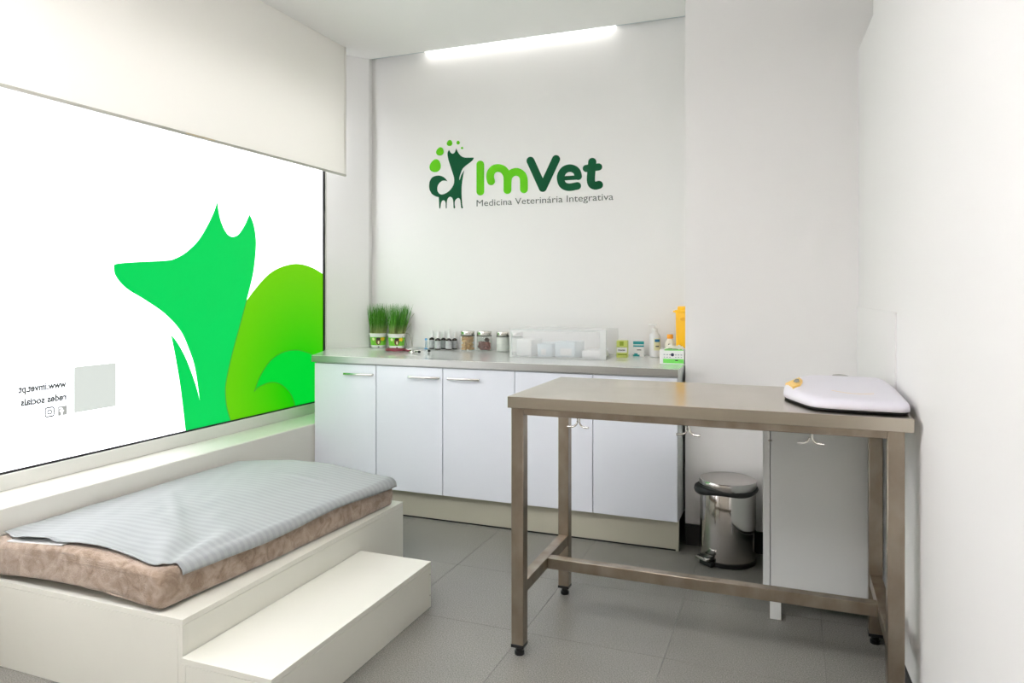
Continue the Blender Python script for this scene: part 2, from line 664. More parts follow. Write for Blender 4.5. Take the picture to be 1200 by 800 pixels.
# ceiling with a cove gap along the back wall
bm = new_bm(); box(bm, -3.05, 1.0, Y_FRONT - 0.1, Y_COVE, Z_CEIL, 3.05)
box(bm, -3.05, 1.0, Y_COVE, 4.45, 2.97, 3.05)
struct('ceiling', bm, M['ceiling'], 'plain white ceiling with a light cove at its back edge')

# back wall (carries the logo)
bm = new_bm(); box(bm, -3.05, X_GREY + 0.02, Y_BACK, Y_BACK + 0.15, 0, 2.97)
struct('wall_back', bm, M['wall'], 'white recessed back wall above the worktop')

# grey pillar wall to the right of the worktop
bm = new_bm(); box(bm, X_GREY, 1.0, Y_GREY, Y_BACK + 0.15, 0, 2.97)
struct('wall_pillar', bm, M['wall_cool'], 'white projecting wall right of the worktop')

# left wall: parapet with sill, column, lintel, near pier
bm = new_bm()
box(bm, -3.05, X_SILL, Y_FRONT, Y_REVEAL, 0, 0.500, 0.004, 1)
parapet = struct('wall_left', bm, M['sill'], 'low parapet wall with deep sill under the window')
bm = new_bm()
prism = [(-3.05, Y_REVEAL), (X_WIN + 0.014, Y_REVEAL), (X_COL, Y_COVE), (-3.05, Y_COVE)]      # splayed reveal
plo = [bm.verts.new((x, y, 0)) for x, y in prism]
phi_ = [bm.verts.new((x, y, Z_CEIL)) for x, y in prism]
bm.faces.new(list(reversed(plo))); bm.faces.new(phi_)
for k in range(4):
    bm.faces.new((plo[k], plo[(k + 1) % 4], phi_[(k + 1) % 4], phi_[k]))
box(bm, -3.05, X_COL - 0.016, Y_COVE, Y_BACK, 0, 2.97)
obj('column', bm, M['wall'], parapet, smooth=False)
bm = new_bm(); box(bm, -3.05, X_WIN + 0.03, 0.40, Y_REVEAL, 2.55, Z_CEIL)
obj('lintel', bm, M['wall'], parapet, smooth=False)
bm = new_bm(); box(bm, -3.05, X_COL, Y_FRONT, 0.40, 0.50, Z_CEIL)
obj('pier', bm, M['wall'], parapet, smooth=False)

# front wall behind the camera
bm = new_bm(); box(bm, -3.05, 1.0, Y_FRONT - 0.1, Y_FRONT, 0, Z_CEIL)
struct('wall_front', bm, mat('beige_panel_wall', srgb(190, 184, 174), 0.6), 'beige panelled wall behind the camera')


def slab(bm, f0, f1, y0, y1, z0, z1):
    """a wall slab that follows the right wall's direction"""
    vs = []
    for y in (y0, y1):
        for f in (f0, f1):
            for z in (z0, z1):
                vs.append(bm.verts.new((wall_r(y, f), y, z)))
    a = vs
    for q in ((0, 1, 3, 2), (4, 6, 7, 5), (0, 4, 5, 1), (2, 3, 7, 6), (0, 2, 6, 4), (1, 5, 7, 3)):
        bm.faces.new([a[k] for k in q])


bm = new_bm(); slab(bm, 0.0, 0.062, Y_FRONT, Y_GREY, 0, 2.42)
wr = struct('wall_right', bm, M['wall_right'], 'white right wall lining that stops short of the ceiling')
bm = new_bm(); slab(bm, 0.062, 0.30, Y_FRONT, Y_GREY, 0, Z_CEIL)
obj('upper_wall', bm, M['wall_cool'], wr, smooth=False)
bm = new_bm(); slab(bm, -0.008, 0.0, Y_FRONT, Y_GREY - 0.012, 0, 0.085)
struct('baseboard_right', bm, M['skirting'], 'dark skirting along the right wall')
bm = new_bm(); box(bm, X_GREY, wall_r(Y_GREY) - 0.008, Y_GREY - 0.012, Y_GREY, 0, 0.105)
struct('baseboard_back', bm, M['skirting'], 'dark skirting along the projecting wall')
bm = new_bm(); slab(bm, -0.006, -0.0005, 2.75, Y_GREY - 0.001, 0.83, 1.213)
o = struct('trim_1', bm, M['splash'], 'glossy white splash panel on the right wall in the corner')

# window: bottom rail, gaskets, lit frosted pane
WY0, WY1, WZ0, WZ1 = 0.40, Y_REVEAL, 0.500, 2.55
bm = new_bm()
box(bm, X_WIN - 0.05, X_WIN + 0.012, WY0, WY1, WZ0, 0.564, 0.003, 1)
win = struct('window_1', bm, M['frame'], 'wide frosted shop window, brightly lit from outside')
bm = new_bm(); box(bm, X_WIN - 0.05, X_WIN + 0.012, WY0, WY1, WZ1 - 0.05, WZ1); obj('frame_head', bm, M['frame'], win, smooth=False)
bm = new_bm(); box(bm, X_WIN - 0.03, X_WIN + 0.004, WY0, WY1, 0.564, 0.573); obj('gasket', bm, M['black'], win, smooth=False)
bm = new_bm(); box(bm, X_WIN - 0.03, X_WIN + 0.006, WY1 - 0.028, WY1 - 0.008, 0.564, WZ1 - 0.05); obj('gasket', bm, M['black'], win, smooth=False)
bm = new_bm(); box(bm, X_WIN - 0.05, X_WIN + 0.012, WY1 - 0.008, WY1, 0.564, WZ1 - 0.05); obj('frame_jamb', bm, M['frame'], win, smooth=False)
bm = new_bm(); box(bm, X_WIN - 0.05, X_WIN + 0.012, WY0, WY0 + 0.03, 0.564, WZ1 - 0.05); obj('frame_jamb', bm, M['frame'], win, smooth=False)
bm = new_bm(); box(bm, X_WIN - 0.012, X_WIN, WY0 + 0.03, WY1 - 0.02, 0.573, WZ1 - 0.05); obj('pane', bm, M['film'], win, smooth=False)

# cove light above the logo wall
led = thing('cove_light', (-1.62, 4.2675, 2.905), 'slim bright tube light in the ceiling cove above the logo wall', 'light')
bm = new_bm(); box(bm, X_COL - 0.016, X_GREY, Y_COVE, Y_BACK, 2.905, 2.925); obj('profile', bm, M['led_profile'], led, smooth=False)
bm = new_bm(); box(bm, -2.30, -1.00, Y_COVE + 0.004, Y_BACK - 0.004, 2.899, 2.905); obj('diffuser', bm, M['led'], led, smooth=False)

# invented fill lamps hung out of view, to brighten ceiling, walls and floor
for k, (px, py) in enumerate(((-1.95, 0.45), (-0.95, 0.45))):
    lp = thing('fill_lamp', (px, py, 2.50), ('added out-of-view fill lamp nearer the window, above the bed end', 'added out-of-view fill lamp nearer the right wall, in front of the camera')[k], 'light', 'added fill lamps out of view in the rear of the room')
    bm = new_bm()
    for a, b_, c, d in ((-.31, .31, -.31, -.29), (-.31, .31, .29, .31), (-.31, -.29, -.29, .29), (.29, .31, -.29, .29)):
        box(bm, px + a, px + b_, py + c, py + d, 2.49, 2.53)
    obj('frame', bm, M['pure_white'], lp, smooth=False)
    bm = new_bm(); box(bm, px - .29, px + .29, py - .29, py + .29, 2.497, 2.505); obj('lower_diffuser', bm, M['fill_panel'], lp, smooth=False)
    bm = new_bm(); box(bm, px - .29, px + .29, py - .29, py + .29, 2.515, 2.525); obj('upper_diffuser', bm, M['fill_uplight'], lp, smooth=False)
    for a in (-.3, .3):
        bm = new_bm(); tube(bm, [(px + a, py, 2.53), (px + a, py, Z_CEIL)], 0.002, 6); obj('cable', bm, M['handle'], lp)

# roller blind
bl = thing('roller_blind', (X_COL - 0.012, 2.2, 2.04), 'cream roller blind half lowered over the top of the window', 'blind')
bm = new_bm()
ny, nz = 60, 24
grid = []
for i in range(ny + 1):
    row = []
    for k in range(nz + 1):
        y = 0.42 + (3.976 - 0.42) * i / ny
        z = 2.052 + (Z_CEIL - 2.052) * k / nz
        wob = 0.0035 * noise.noise(Vector((y * 1.3, z * 1.6, 0.3))) + 0.002 * math.sin((z - 2.05) * 9 + y * 0.6)
        row.append(bm.verts.new((X_COL - 0.012 + wob, y, z)))
    grid.append(row)
for i in range(ny):
    for k in range(nz):
        bm.faces.new((grid[i][k], grid[i + 1][k], grid[i + 1][k + 1], grid[i][k + 1]))
fab = obj('fabric', bm, M['blind'], bl)
bm = new_bm(); box(bm, X_COL - 0.019, X_COL - 0.005, 0.42, 3.976, 2.040, 2.054, 0.003, 2); obj('bottom_bar', bm, M['blind_bar'], bl)
bm = new_bm(); box(bm, X_COL - 0.0165, X_COL - 0.0075, 3.962, 3.977, 2.054, Z_CEIL, 0.002, 1); obj('side_hem', bm, M['blind'], bl)
p0 = on_x(218, 156.5, X_COL - 0.0045); p1 = on_x(252, 165.5, X_COL - 0.0045)
bm = new_bm()
box(bm, X_COL - 0.0055, X_COL - 0.0035, p0.y, p1.y, 2.046, 2.052, 0.0008, 1)
M['stain'] = mat('tape_stain', srgb(214, 190, 140), 0.6, mottle=(60, srgb(196, 194, 184), 0.3, W1))
obj('tape_mark', bm, M['stain'], bl)

# ================================================================== WINDOW GRAPHICS (flat vinyl on the pane)
XD = X_WIN + 0.0012


def on_win(layer):
    def f(u, v):
        return on_x(u, v, XD + layer * 0.0004)
    return f


org = on_x(270, 495, XD)
dec = thing('window_graphic', (XD, 3.2, 0.58), 'green fox silhouette vinyl with curled lime tail on the window', 'decal')


def clipv(u):          # lower edge of the visible glass in the drawing plane
    return 556.6 - 0.2195 * u - 1.2


fox = [(133.4, 313), (134.9, 309.6), (144.5, 308), (163.8, 306.8), (195.3, 305.2), (205.8, 302.6), (218, 295.6), (232, 282.1),
       (242.5, 265.2), (250.4, 248.9), (254.6, 236.1, 1), (257.4, 253.3), (261.8, 266.4), (267, 274.6), (272.6, 277.4), (279.3, 274.6),
       (286.3, 264.6), (292.4, 251, 1), (296.8, 261.1), (299.6, 276), (299.9, 291.8), (297.1, 318), (292.4, 339), (289, 352),
       (281, 382), (272, 415), (265.4, 444.9), (264.2, 459.9), (266, 477.9), (271.4, 496.5, 1),
       (217.8, clipv(217.8), 1), (211.5, 454), (204.7, 413.5), (200.2, 391.9, 1), (207, 400), (216, 415.7), (224, 435), (230.4, 454), (234, 468.4, 1),
       (228.6, 431.5), (221.4, 409), (211.5, 387.4), (193.5, 367.6), (171, 351.8), (148.5, 337.9), (136, 324)]
bm = new_bm(); f3 = on_win(1)
fill(bm, [f3(p.x, p.y) for p in crom(fox, 5, True)])
obj('fox_silhouette', bm, M['fox'], dec, smooth=False)
tail_edge = [(289, 352), (281, 382), (272, 415), (265.4, 444.9), (264.2, 459.9), (266, 477.9), (271.4, 496)]
tail = [(289, 352, 1), (299, 338.5), (314, 322), (329, 313), (347, 309), (365, 313), (381.3, 322.6, 1), (381.3, clipv(381.3), 1), (271.4, 496, 1),
        (266, 477.9), (264.2, 459.9), (265.4, 444.9), (272, 415), (281, 382)]
bm = new_bm(); f3 = on_win(2)
fill(bm, [f3(p.x, p.y) for p in crom(tail, 5, True)])
o = obj('tail', bm, M['tail'], dec, smooth=False)
o.data.transform(Matrix.Translation(Vector(dec.location))); o.location = -Vector(dec.location)   # room-space pattern coordinates
curl_up = [(298, 458.4), (305, 440.4), (317, 422.4), (332, 412.5), (347, 410), (359, 412.5), (368, 416.4), (381.3, 426)]
curl_lo = [(345.4, clipv(345.4)), (344.8, 472), (339.4, 459.9), (329, 450.3), (317, 447.9), (303.4, 453.3), (298, 458.4)]
curl = [(298, 458.4, 1)] + curl_up[1:-1] + [(381.3, 426, 1), (381.3, clipv(381.3), 1), (345.4, clipv(345.4), 1)] + curl_lo[1:-1]
bm = new_bm(); f3 = on_win(3)
fill(bm, [f3(p.x, p.y) for p in crom(curl, 5, True)])
obj('tail_curl', bm, M['curl'], dec, smooth=False)
for path in (tail_edge, curl_up, curl_lo):
    bm = new_bm(); stroke(bm, path, 0.9, on_win(4)); obj('outline', bm, M['outline'], dec, smooth=False)


def text_mesh(bm, body, p_start, p_end, height_dir, size_h, bold=0.0):
    """flat lettering from p_start to p_end (baseline)"""
    cu = bpy.data.curves.new('lettering', 'FONT')
    cu.body = body
    cu.size = 1.0
    cu.resolution_u = 3
    cu.offset = bold
    t = bpy.data.objects.new('lettering', cu)
    COL.objects.link(t)
    dg = bpy.context.evaluated_depsgraph_get()
    dg.update()
    me = bpy.data.meshes.new_from_object(t.evaluated_get(dg))
    xs = [v.co.x for v in me.vertices]
    x0, x1 = min(xs), max(xs)
    base = p_end - p_start
    for v in me.vertices:
        q = p_start + base * ((v.co.x - x0) / (x1 - x0)) + height_dir * (v.co.y * size_h)
        v.co = q
    bm.from_mesh(me)
    bpy.data.objects.remove(t)
    bpy.data.curves.remove(cu)
    bpy.data.meshes.remove(me)


let = thing('window_lettering', (XD, 2.2, 0.80), 'pale grey mirrored web address and social icons left of the fox', 'decal')
f3 = on_win(1)
# the wording faces the street, so it reads backwards from indoors
a = f3(77.8, 453.2); e = f3(21.6, 460.8); e.z = a.z
bm = new_bm(); text_mesh(bm, 'www.imvet.pt', a, e, Vector((0, 0, 1)), 0.041, 0.040); obj('web_address', bm, M['dark_vinyl'], let, smooth=False)
a = f3(77.8, 467.8); e = f3(24.2, 475.4); e.z = a.z
bm = new_bm(); text_mesh(bm, 'redes sociais', a, e, Vector((0, 0, 1)), 0.040, 0.040); obj('caption', bm, M['dark_vinyl'], let, smooth=False)
# square icon with a cut-out letter f (mirrored)
fa, fb = f3(68, 483), f3(78.3, 474.5)
y0, y1 = fa.y, fb.y
zc = 0.5 * (f3(73, 487).z + f3(73, 475).z)
s = y1 - y0
z0, z1 = zc - s / 2, zc + s / 2


def flat_yz(bm, pts, x):
    fill(bm, [Vector((x, y0 + (1 - p[0]) * s, z0 + p[1] * s)) for p in pts])


bm = new_bm()
flat_yz(bm, [(0, 0), (0.48, 0), (0.48, 0.40), (0.34, 0.40), (0.34, 0.56), (0.48, 0.56), (0.48, 0.68), (0.53, 0.80), (0.64, 0.87), (0.84, 0.87), (0.84, 0.72),
             (0.70, 0.72), (0.65, 0.66), (0.65, 0.56), (0.84, 0.56), (0.80, 0.40), (0.65, 0.40), (0.65, 0), (1, 0), (1, 1), (0, 1)], XD + 0.0004)
obj('letter_icon', bm, M['grey_vinyl'], let, smooth=False)
ca = f3(58.2, 482.5)
cy_, cz_ = ca.y, ca.z
hs = 0.5 * (f3(63.8, 480).y - f3(52.5, 480).y)


def yz(px, pz):
    return Vector((XD + 0.0004, cy_ + px * hs, cz_ + pz * hs))


rr = []
for qx, qz in ((1, 1), (-1, 1), (-1, -1), (1, -1)):
    a0 = {(1, 1): 0, (-1, 1): 90, (-1, -1): 180, (1, -1): 270}[(qx, qz)]
    for k in range(7):
        a_ = math.radians(a0 + 15 * k)
        rr.append((qx * 0.5 + 0.4 * math.cos(a_), qz * 0.5 + 0.4 * math.sin(a_)))
rr.append(rr[0])
bm = new_bm(); stroke(bm, rr, 0.26, yz, smooth=False)
circ = [(0.42 * math.cos(2 * PI * k / 20), 0.42 * math.sin(2 * PI * k / 20)) for k in range(21)]
stroke(bm, circ, 0.24, yz, smooth=False)
stroke(bm, [(0.52, 0.55), (0.58, 0.55)], 0.10, yz, smooth=False)
obj('camera_icon', bm, M['dark_vinyl'], let, smooth=False)
qa, qb = f3(86.9, 456.8), f3(136, 450)
bm = new_bm()
zt, zb = f3(86.9, 430).z, f3(86.9, 483.7).z
fill(bm, [Vector((XD + 0.0004, qa.y, zb)), Vector((XD + 0.0004, qb.y, zb)), Vector((XD + 0.0004, qb.y, zt)), Vector((XD + 0.0004, qa.y, zt))])
obj('plain_square', bm, M['pale_vinyl'], let, smooth=False)

# ================================================================== WALL LOGO
YD = Y_BACK - 0.0015
sign = thing('wall_logo', (-1.6, YD, 1.80), 'green and lime vinyl clinic logo with dog emblem on the back wall', 'logo')


def crop1(x, y):      # emblem drawing
    return on_y(490 + x / 8.0, 155 + y / 8.0, YD)


def crop2(x, y):      # lettering drawing
    return on_y(545 + x / 6.6667, 170 + y / 6.6667, YD)


dog = [(290, 165, 1), (305, 190), (325, 200), (345, 185), (357, 150, 1), (372, 185), (400, 220), (435, 236), (480, 237), (517, 237), (521, 243), (510, 262),
       (480, 288), (445, 313), (415, 345), (398, 385), (388, 420), (386, 445, 1), (392, 440), (405, 400), (432, 355, 1), (425, 390), (415, 450), (408, 510), (407, 570),
       (410, 630), (415, 690), (421, 705), (412, 713), (403, 703), (398, 660), (395, 635), (385, 618), (372, 616), (355, 628), (344, 648), (343, 680), (347, 705),
       (340, 713), (332, 705), (330, 660), (325, 625), (310, 607), (295, 605), (280, 618), (270, 645), (268, 690), (268, 708), (260, 713), (258, 690), (258, 665),
       (252, 645), (240, 637), (225, 642), (215, 665), (210, 700), (206, 714), (198, 708), (196, 660), (193, 608, 1), (165, 600), (130, 578), (108, 540), (103, 500),
       (110, 455), (135, 420), (180, 405), (225, 412), (258, 435), (275, 460, 1), (255, 453), (225, 455), (195, 480), (180, 515), (182, 550), (200, 575), (225, 582),
       (260, 570), (300, 540), (330, 495), (338, 455), (335, 420), (320, 370), (300, 310), (283, 255), (275, 205), (280, 180)]
bm = new_bm(); fill(bm, [crop1(p.x, p.y) for p in crom(dog, 3, True)]); obj('dog_emblem', bm, M['logo_dark'], sign, smooth=False)
for (cx_, cy2, rx, ry, rot) in ((161, 315, 52, 62, 0.35), (205, 180, 35, 40, 0.4), (295, 101, 26, 29, 0.3), (375, 97, 16, 18, 0), (412, 147, 11, 11, 0)):
    bm = new_bm(); pts = []
    for k in range(24):
        a_ = 2 * PI * k / 24
        wob = 1 + 0.05 * math.sin(3 * a_ + 0.6)
        x_, y_ = rx * wob * math.cos(a_), ry * wob * math.sin(a_)
        pts.append(crop1(cx_ + x_ * math.cos(rot) - y_ * math.sin(rot), cy2 + x_ * math.sin(rot) + y_ * math.cos(rot)))
    fill(bm, pts); obj('bubble', bm, M['logo_light'], sign, smooth=False)


def letter(name, strokes, m):
    b3 = new_bm()
    for q, (pts, w, sm_) in enumerate(strokes):
        stroke(b3, pts, w, lambda x, y, q=q: crop2(x, y) - Vector((0, 0.0003 * q, 0)), smooth=sm_)
    obj(name, b3, m, sign, smooth=False)


letter('letter_i', [([(119, 151), (119, 363)], 60, False)], M['logo_light'])
letter('letter_m', [([(203, 283), (196, 250), (202, 213), (228, 185), (264, 179), (300, 193), (324, 226), (331, 262), (331, 351)], 61, True),
                    ([(331, 300), (338, 250), (365, 219), (405, 209), (440, 226), (458, 262), (460, 345)], 61, True)], M['logo_light'])
letter('letter_v', [([(511, 122), (607, 334)], 63, False), ([(607, 334), (711, 109)], 63, False)], M['logo_dark'])
letter('letter_e', [([(884, 243), (873, 207), (845, 185), (812, 180), (775, 195), (751, 230), (747, 265), (760, 305), (790, 325), (825, 328), (877, 318)], 59, True),
                    ([(755, 260), (888, 252)], 34, False)], M['logo_dark'])
letter('letter_t', [([(994, 131), (988, 190), (983, 265), (990, 302), (1015, 316), (1046, 310)], 64, True), ([(947, 182), (1044, 170)], 56, False)], M['logo_dark'])
a = crop2(90, 475); e = crop2(1158, 430); e.z = a.z = 0.5 * (a.z + e.z)
bm = new_bm(); text_mesh(bm, 'Medicina Veterinária Integrativa', a, e, Vector((0, 0, 1)), 0.060); obj('tagline', bm, M['logo_grey'], sign, smooth=False)['kind'] = 'stuff'

# ================================================================== KITCHENETTE RUN
CX = [-2.658 + 0.4277 * k for k in range(6)]
DOOR_Y, DOOR_Z0, DOOR_Z1 = 3.56, 0.157, 0.866


def cabinet(x0, x1, doors, label):
    """base unit: carcass plus doors; doors = [(x0, x1, handle side)]"""
    t = thing('base_cabinet', ((x0 + x1) / 2, 3.9, 0.13), label, 'cabinet', 'gloss white base cabinets under the stone worktop')
    b3 = new_bm()
    box(b3, x0 + 0.001, x1 - 0.001, DOOR_Y + 0.020, 4.28, 0.153, 0.867)
    obj('body', b3, M['carcass'], t, smooth=False)
    for d0, d1, side in doors:
        b3 = new_bm(); box(b3, d0 + 0.0022, d1 - 0.0022, DOOR_Y, DOOR_Y + 0.018, DOOR_Z0, DOOR_Z1 - 0.004, 0.0012, 1)
        dr = obj('door', b3, M['door'], t)
        h0, h1 = (d1 - 0.205, d1 - 0.008) if side > 0 else (d0 + 0.040, d0 + 0.232)
        b3 = new_bm()
        zc2 = 0.809
        box(b3, h0, h1, DOOR_Y - 0.030, DOOR_Y - 0.019, zc2 - 0.006, zc2 + 0.006, 0.0015, 2)
        for hx in (h0 + 0.008, h1 - 0.012):
            box(b3, hx - 0.004, hx + 0.004, DOOR_Y - 0.020, DOOR_Y + 0.001, zc2 - 0.004, zc2 + 0.004)
        hd = obj('handle', b3, M['handle'], dr)
        hd.location = -Vector(dr.location)
    return t


cabinet(CX[0], CX[1], [(CX[0], CX[1], 1)], 'gloss white single-door base cabinet beside the window sill')
cabinet(CX[1], CX[3], [(CX[1], CX[2], 1), (CX[2], CX[3], -1)], 'gloss white double-door base cabinet in the middle of the run')
cabinet(CX[3], CX[5], [(CX[3], CX[4], 1), (CX[4], CX[5], -1)], 'gloss white double-door base cabinet behind the steel table')

# worktop: stone slab with a metal front strip
wt = thing('worktop', (-1.6, 3.9, 0.868), 'polished pale stone worktop with grey metal front edge', 'worktop')
bm = new_bm()
out = [(-2.668, 3.549), (-0.516, 3.549), (-0.516, 4.298), (X_COL - 0.014, 4.298), (X_COL - 0.014, 4.237), (X_COL + 0.001, 4.236), (X_WIN + 0.030, 4.018), (X_WIN + 0.020, 3.985), (-2.80, 3.85)]
lo = [bm.verts.new((x, y, 0.870)) for x, y in out]
hi = [bm.verts.new((x, y, 0.908)) for x, y in out]
bm.faces.new(list(reversed(lo))); bm.faces.new(hi)
for k in range(len(out)):
    bm.faces.new((lo[k], lo[(k + 1) % len(out)], hi[(k + 1) % len(out)], hi[k]))
obj('slab', bm, M['stone'], wt, smooth=False)
bm = new_bm(); box(bm, -2.668, -0.516, 3.5445, 3.549, 0.869, 0.9065, 0.001, 1); obj('front_strip', bm, M['edge_strip'], wt)
bm = new_bm(); box(bm, -0.516, -0.5145, 3.5455, 4.2, 0.869, 0.9075); obj('end_strip', bm, M['carcass'], wt)

kp = thing('kick_plate', (-1.6, 3.612, 0), 'brushed champagne metal plinth under the base cabinets', 'plinth')
bm = new_bm(); box(bm, -2.655, -0.522, 3.610, 3.624, 0.006, 0.152, 0.001, 1); obj('plate', bm, M['kick'], kp)
bm = new_bm(); box(bm, -2.655, -0.522, 3.607, 3.626, 0.0005, 0.007); obj('floor_seal', bm, M['black'], kp)
bm = new_bm(); box(bm, -0.5365, -0.5215, 3.603, 3.628, 0.0005, 0.152); obj('corner_post', bm, M['kick'], kp)

# ================================================================== BED PLATFORM AND STEP
PX0, PX1, PY0, PY1, PZ = X_SILL + 0.003, -1.71, 1.65, 2.965, 0.295
pf = thing('bed_platform', ((PX0 + PX1) / 2, 2.3, 0), 'low white melamine platform box under the mattress', 'platform')
bm = new_bm(); box(bm, PX0, PX1, PY0, PY1, PZ - 0.018, PZ, 0.001, 1); obj('top_board', bm, M['board'], pf)
bm = new_bm(); box(bm, PX1 - 0.018, PX1, PY0, PY1, 0.001, PZ - 0.0188, 0.0008, 1); obj('side_board', bm, M['board'], pf)
bm = new_bm(); box(bm, PX0, PX1 - 0.0188, PY0, PY0 + 0.018, 0.001, PZ - 0.0188, 0.0008, 1); obj('end_board', bm, M['board'], pf)
bm = new_bm(); box(bm, PX0, PX1 - 0.0188, PY1 - 0.018, PY1, 0.001, PZ - 0.0188, 0.0008, 1); obj('end_board', bm, M['board'], pf)
SX0, SX1, SY0, SY1, SZ = PX1 + 0.002, -1.372, 1.642, 2.605, 0.185
st = thing('step_box', ((SX0 + SX1) / 2, 2.12, 0), 'white melamine step box in front of the bed platform', 'step')
bm = new_bm(); box(bm, SX0, SX1, SY0, SY1, SZ - 0.018, SZ, 0.001, 1); obj('top_board', bm, M['board'], st)
bm = new_bm(); box(bm, SX1 - 0.018, SX1, SY0, SY1, 0.001, SZ - 0.0188, 0.0008, 1); obj('side_board', bm, M['board'], st)
bm = new_bm(); box(bm, SX0, SX0 + 0.018, SY0, SY1, 0.001, SZ - 0.0188, 0.0008, 1); obj('side_board', bm, M['board'], st)
for ya in (SY0, SY1 - 0.018):
    bm = new_bm(); box(bm, SX0 + 0.0188, SX1 - 0.0188, ya, ya + 0.018, 0.001, SZ - 0.0188, 0.0008, 1); obj('end_board', bm, M['board'], st)
for (yy, zz) in ((SY1 - 0.009, 0.135), (SY1 - 0.009, 0.05)):
    bm = new_bm(); lathe(bm, [(0.0, 0.0), (0.0026, 0.0), (0.0026, 0.0012), (0.0, 0.0012)], n=10, cap=False)
    bmesh.ops.rotate(bm, verts=bm.verts[:], cent=(0, 0, 0), matrix=Matrix.Rotation(PI / 2, 3, 'Y'))
    bmesh.ops.translate(bm, verts=bm.verts[:], vec=(SX1 - 0.0002, yy, zz))
    obj('screw', bm, M['handle'], st)

# ------------------------------------------------------------------ mattress and sheet
MXL, MY0, MY1, MR = -2.648, 1.652, 2.915, 0.034


def m_right(y):
    return -1.800 + (y - 1.65) / 1.26 * 0.068


def smooth01(t):
    t = max(0.0, min(1.0, t))
    return t * t * (3 - 2 * t)


def dome(x):
    t = (x + 2.20) / 0.47
    return math.exp(-1.6 * t * t)


def m_top(x, y):
    return 0.405 + 0.046 * dome(x) - 0.004 + 0.004 * noise.noise(Vector((x * 3, y * 3, 1.0)))


def m_bot(x, y):
    fade = 1 - smooth01((y - 1.65) / 0.55)
    return 0.2965 + 0.029 * fade * dome(x) * (1 if x > -2.66 else 0)


bm = new_bm()
NX, NYM = 40, 60
rings = []


def ring_at(y, inset):
    """closed cross-section of the mattress at a given length position"""
    xl, xr = MXL + inset, m_right(y) - inset
    pts = []
    rc = MR
    for k in range(NX + 1):                      # top, left to right
        x = xl + rc * 0.6 + (xr - xl - rc * 1.2) * k / NX
        pts.append((x, m_top(x, y) - inset * 0.9))
    zt_, zb_ = m_top(xr, y) - inset * 0.9, m_bot(xr, y) + inset * 0.35
    for k in range(1, 8):                        # right shoulder and side
        a_ = PI / 2 * (1 - k / 7)
        pts.append((xr - rc * 0.6 + rc * 0.6 * math.cos(a_), zt_ - rc + rc * math.sin(a_)))
    for k in range(1, 5):
        pts.append((xr + 0.004 * math.sin(PI * k / 4), zt_ - rc + (zb_ + 0.008 - zt_ + rc) * k / 4))
    for k in range(NX + 1):                      # bottom, right to left
        x = xr - 0.006 - (xr - xl - 0.012) * k / NX
        pts.append((x, m_bot(x, y) + inset * 0.35))
    zt_, zb_ = m_top(xl, y) - inset * 0.9, m_bot(xl, y) + inset * 0.35
    for k in range(0, 4):
        pts.append((xl, zb_ + 0.008 + (zt_ - rc - zb_ - 0.008) * k / 3))
    for k in range(1, 7):
        a_ = PI - PI / 2 * k / 7
        pts.append((xl + rc * 0.6 + rc * 0.6 * math.cos(a_), zt_ - rc + rc * math.sin(a_)))
    out_ = []
    for (x, z) in pts:
        nn = 0.0022 * noise.noise(Vector((x * 22, y * 22, z * 22)))
        out_.append(bm.verts.new((x + nn, y + nn, max(z + nn * 0.6, 0.2965))))
    return out_


ys = []
for k in range(5):
    a_ = PI / 2 * k / 4
    ys.append((MY0 + 0.02 * (1 - math.sin(a_)), 0.02 * (1 - math.sin(a_)) * 0 + 0.018 * (1 - math.sin(PI / 2 * k / 4))))
ends = [(MY0 + 0.0, 0.022), (MY0 + 0.002, 0.012), (MY0 + 0.008, 0.005), (MY0 + 0.018, 0.0)]
seq = ends + [(MY0 + 0.018 + (MY1 - MY0 - 0.036) * k / NYM, 0.0) for k in range(1, NYM)] + [(MY1 - (y - MY0), i) for y, i in reversed(ends)]
rings = [ring_at(y, i) for y, i in seq]
n_ = len(rings[0])
for A, B in zip(rings, rings[1:]):
    for k in range(n_):
        bm.faces.new((A[k], A[(k + 1) % n_], B[(k + 1) % n_], B[k]))
for R_ in (rings[0], rings[-1]):                 # fill the ends column by column between top and bottom
    top = R_[0:NX + 1]
    # fan via polygon tessellation
    cs = [v.co.copy() for v in R_]
    for t3 in geometry.tessellate_polygon([[Vector((c.x, c.z, 0)) for c in cs]]):
        try:
            bm.faces.new([R_[q] for q in t3])
        except ValueError:
            pass
mt = tag(centre(obj('mattress', bm, M['plush'], angle=60)), 'brown plush covered mattress lying on the white platform', 'mattress')

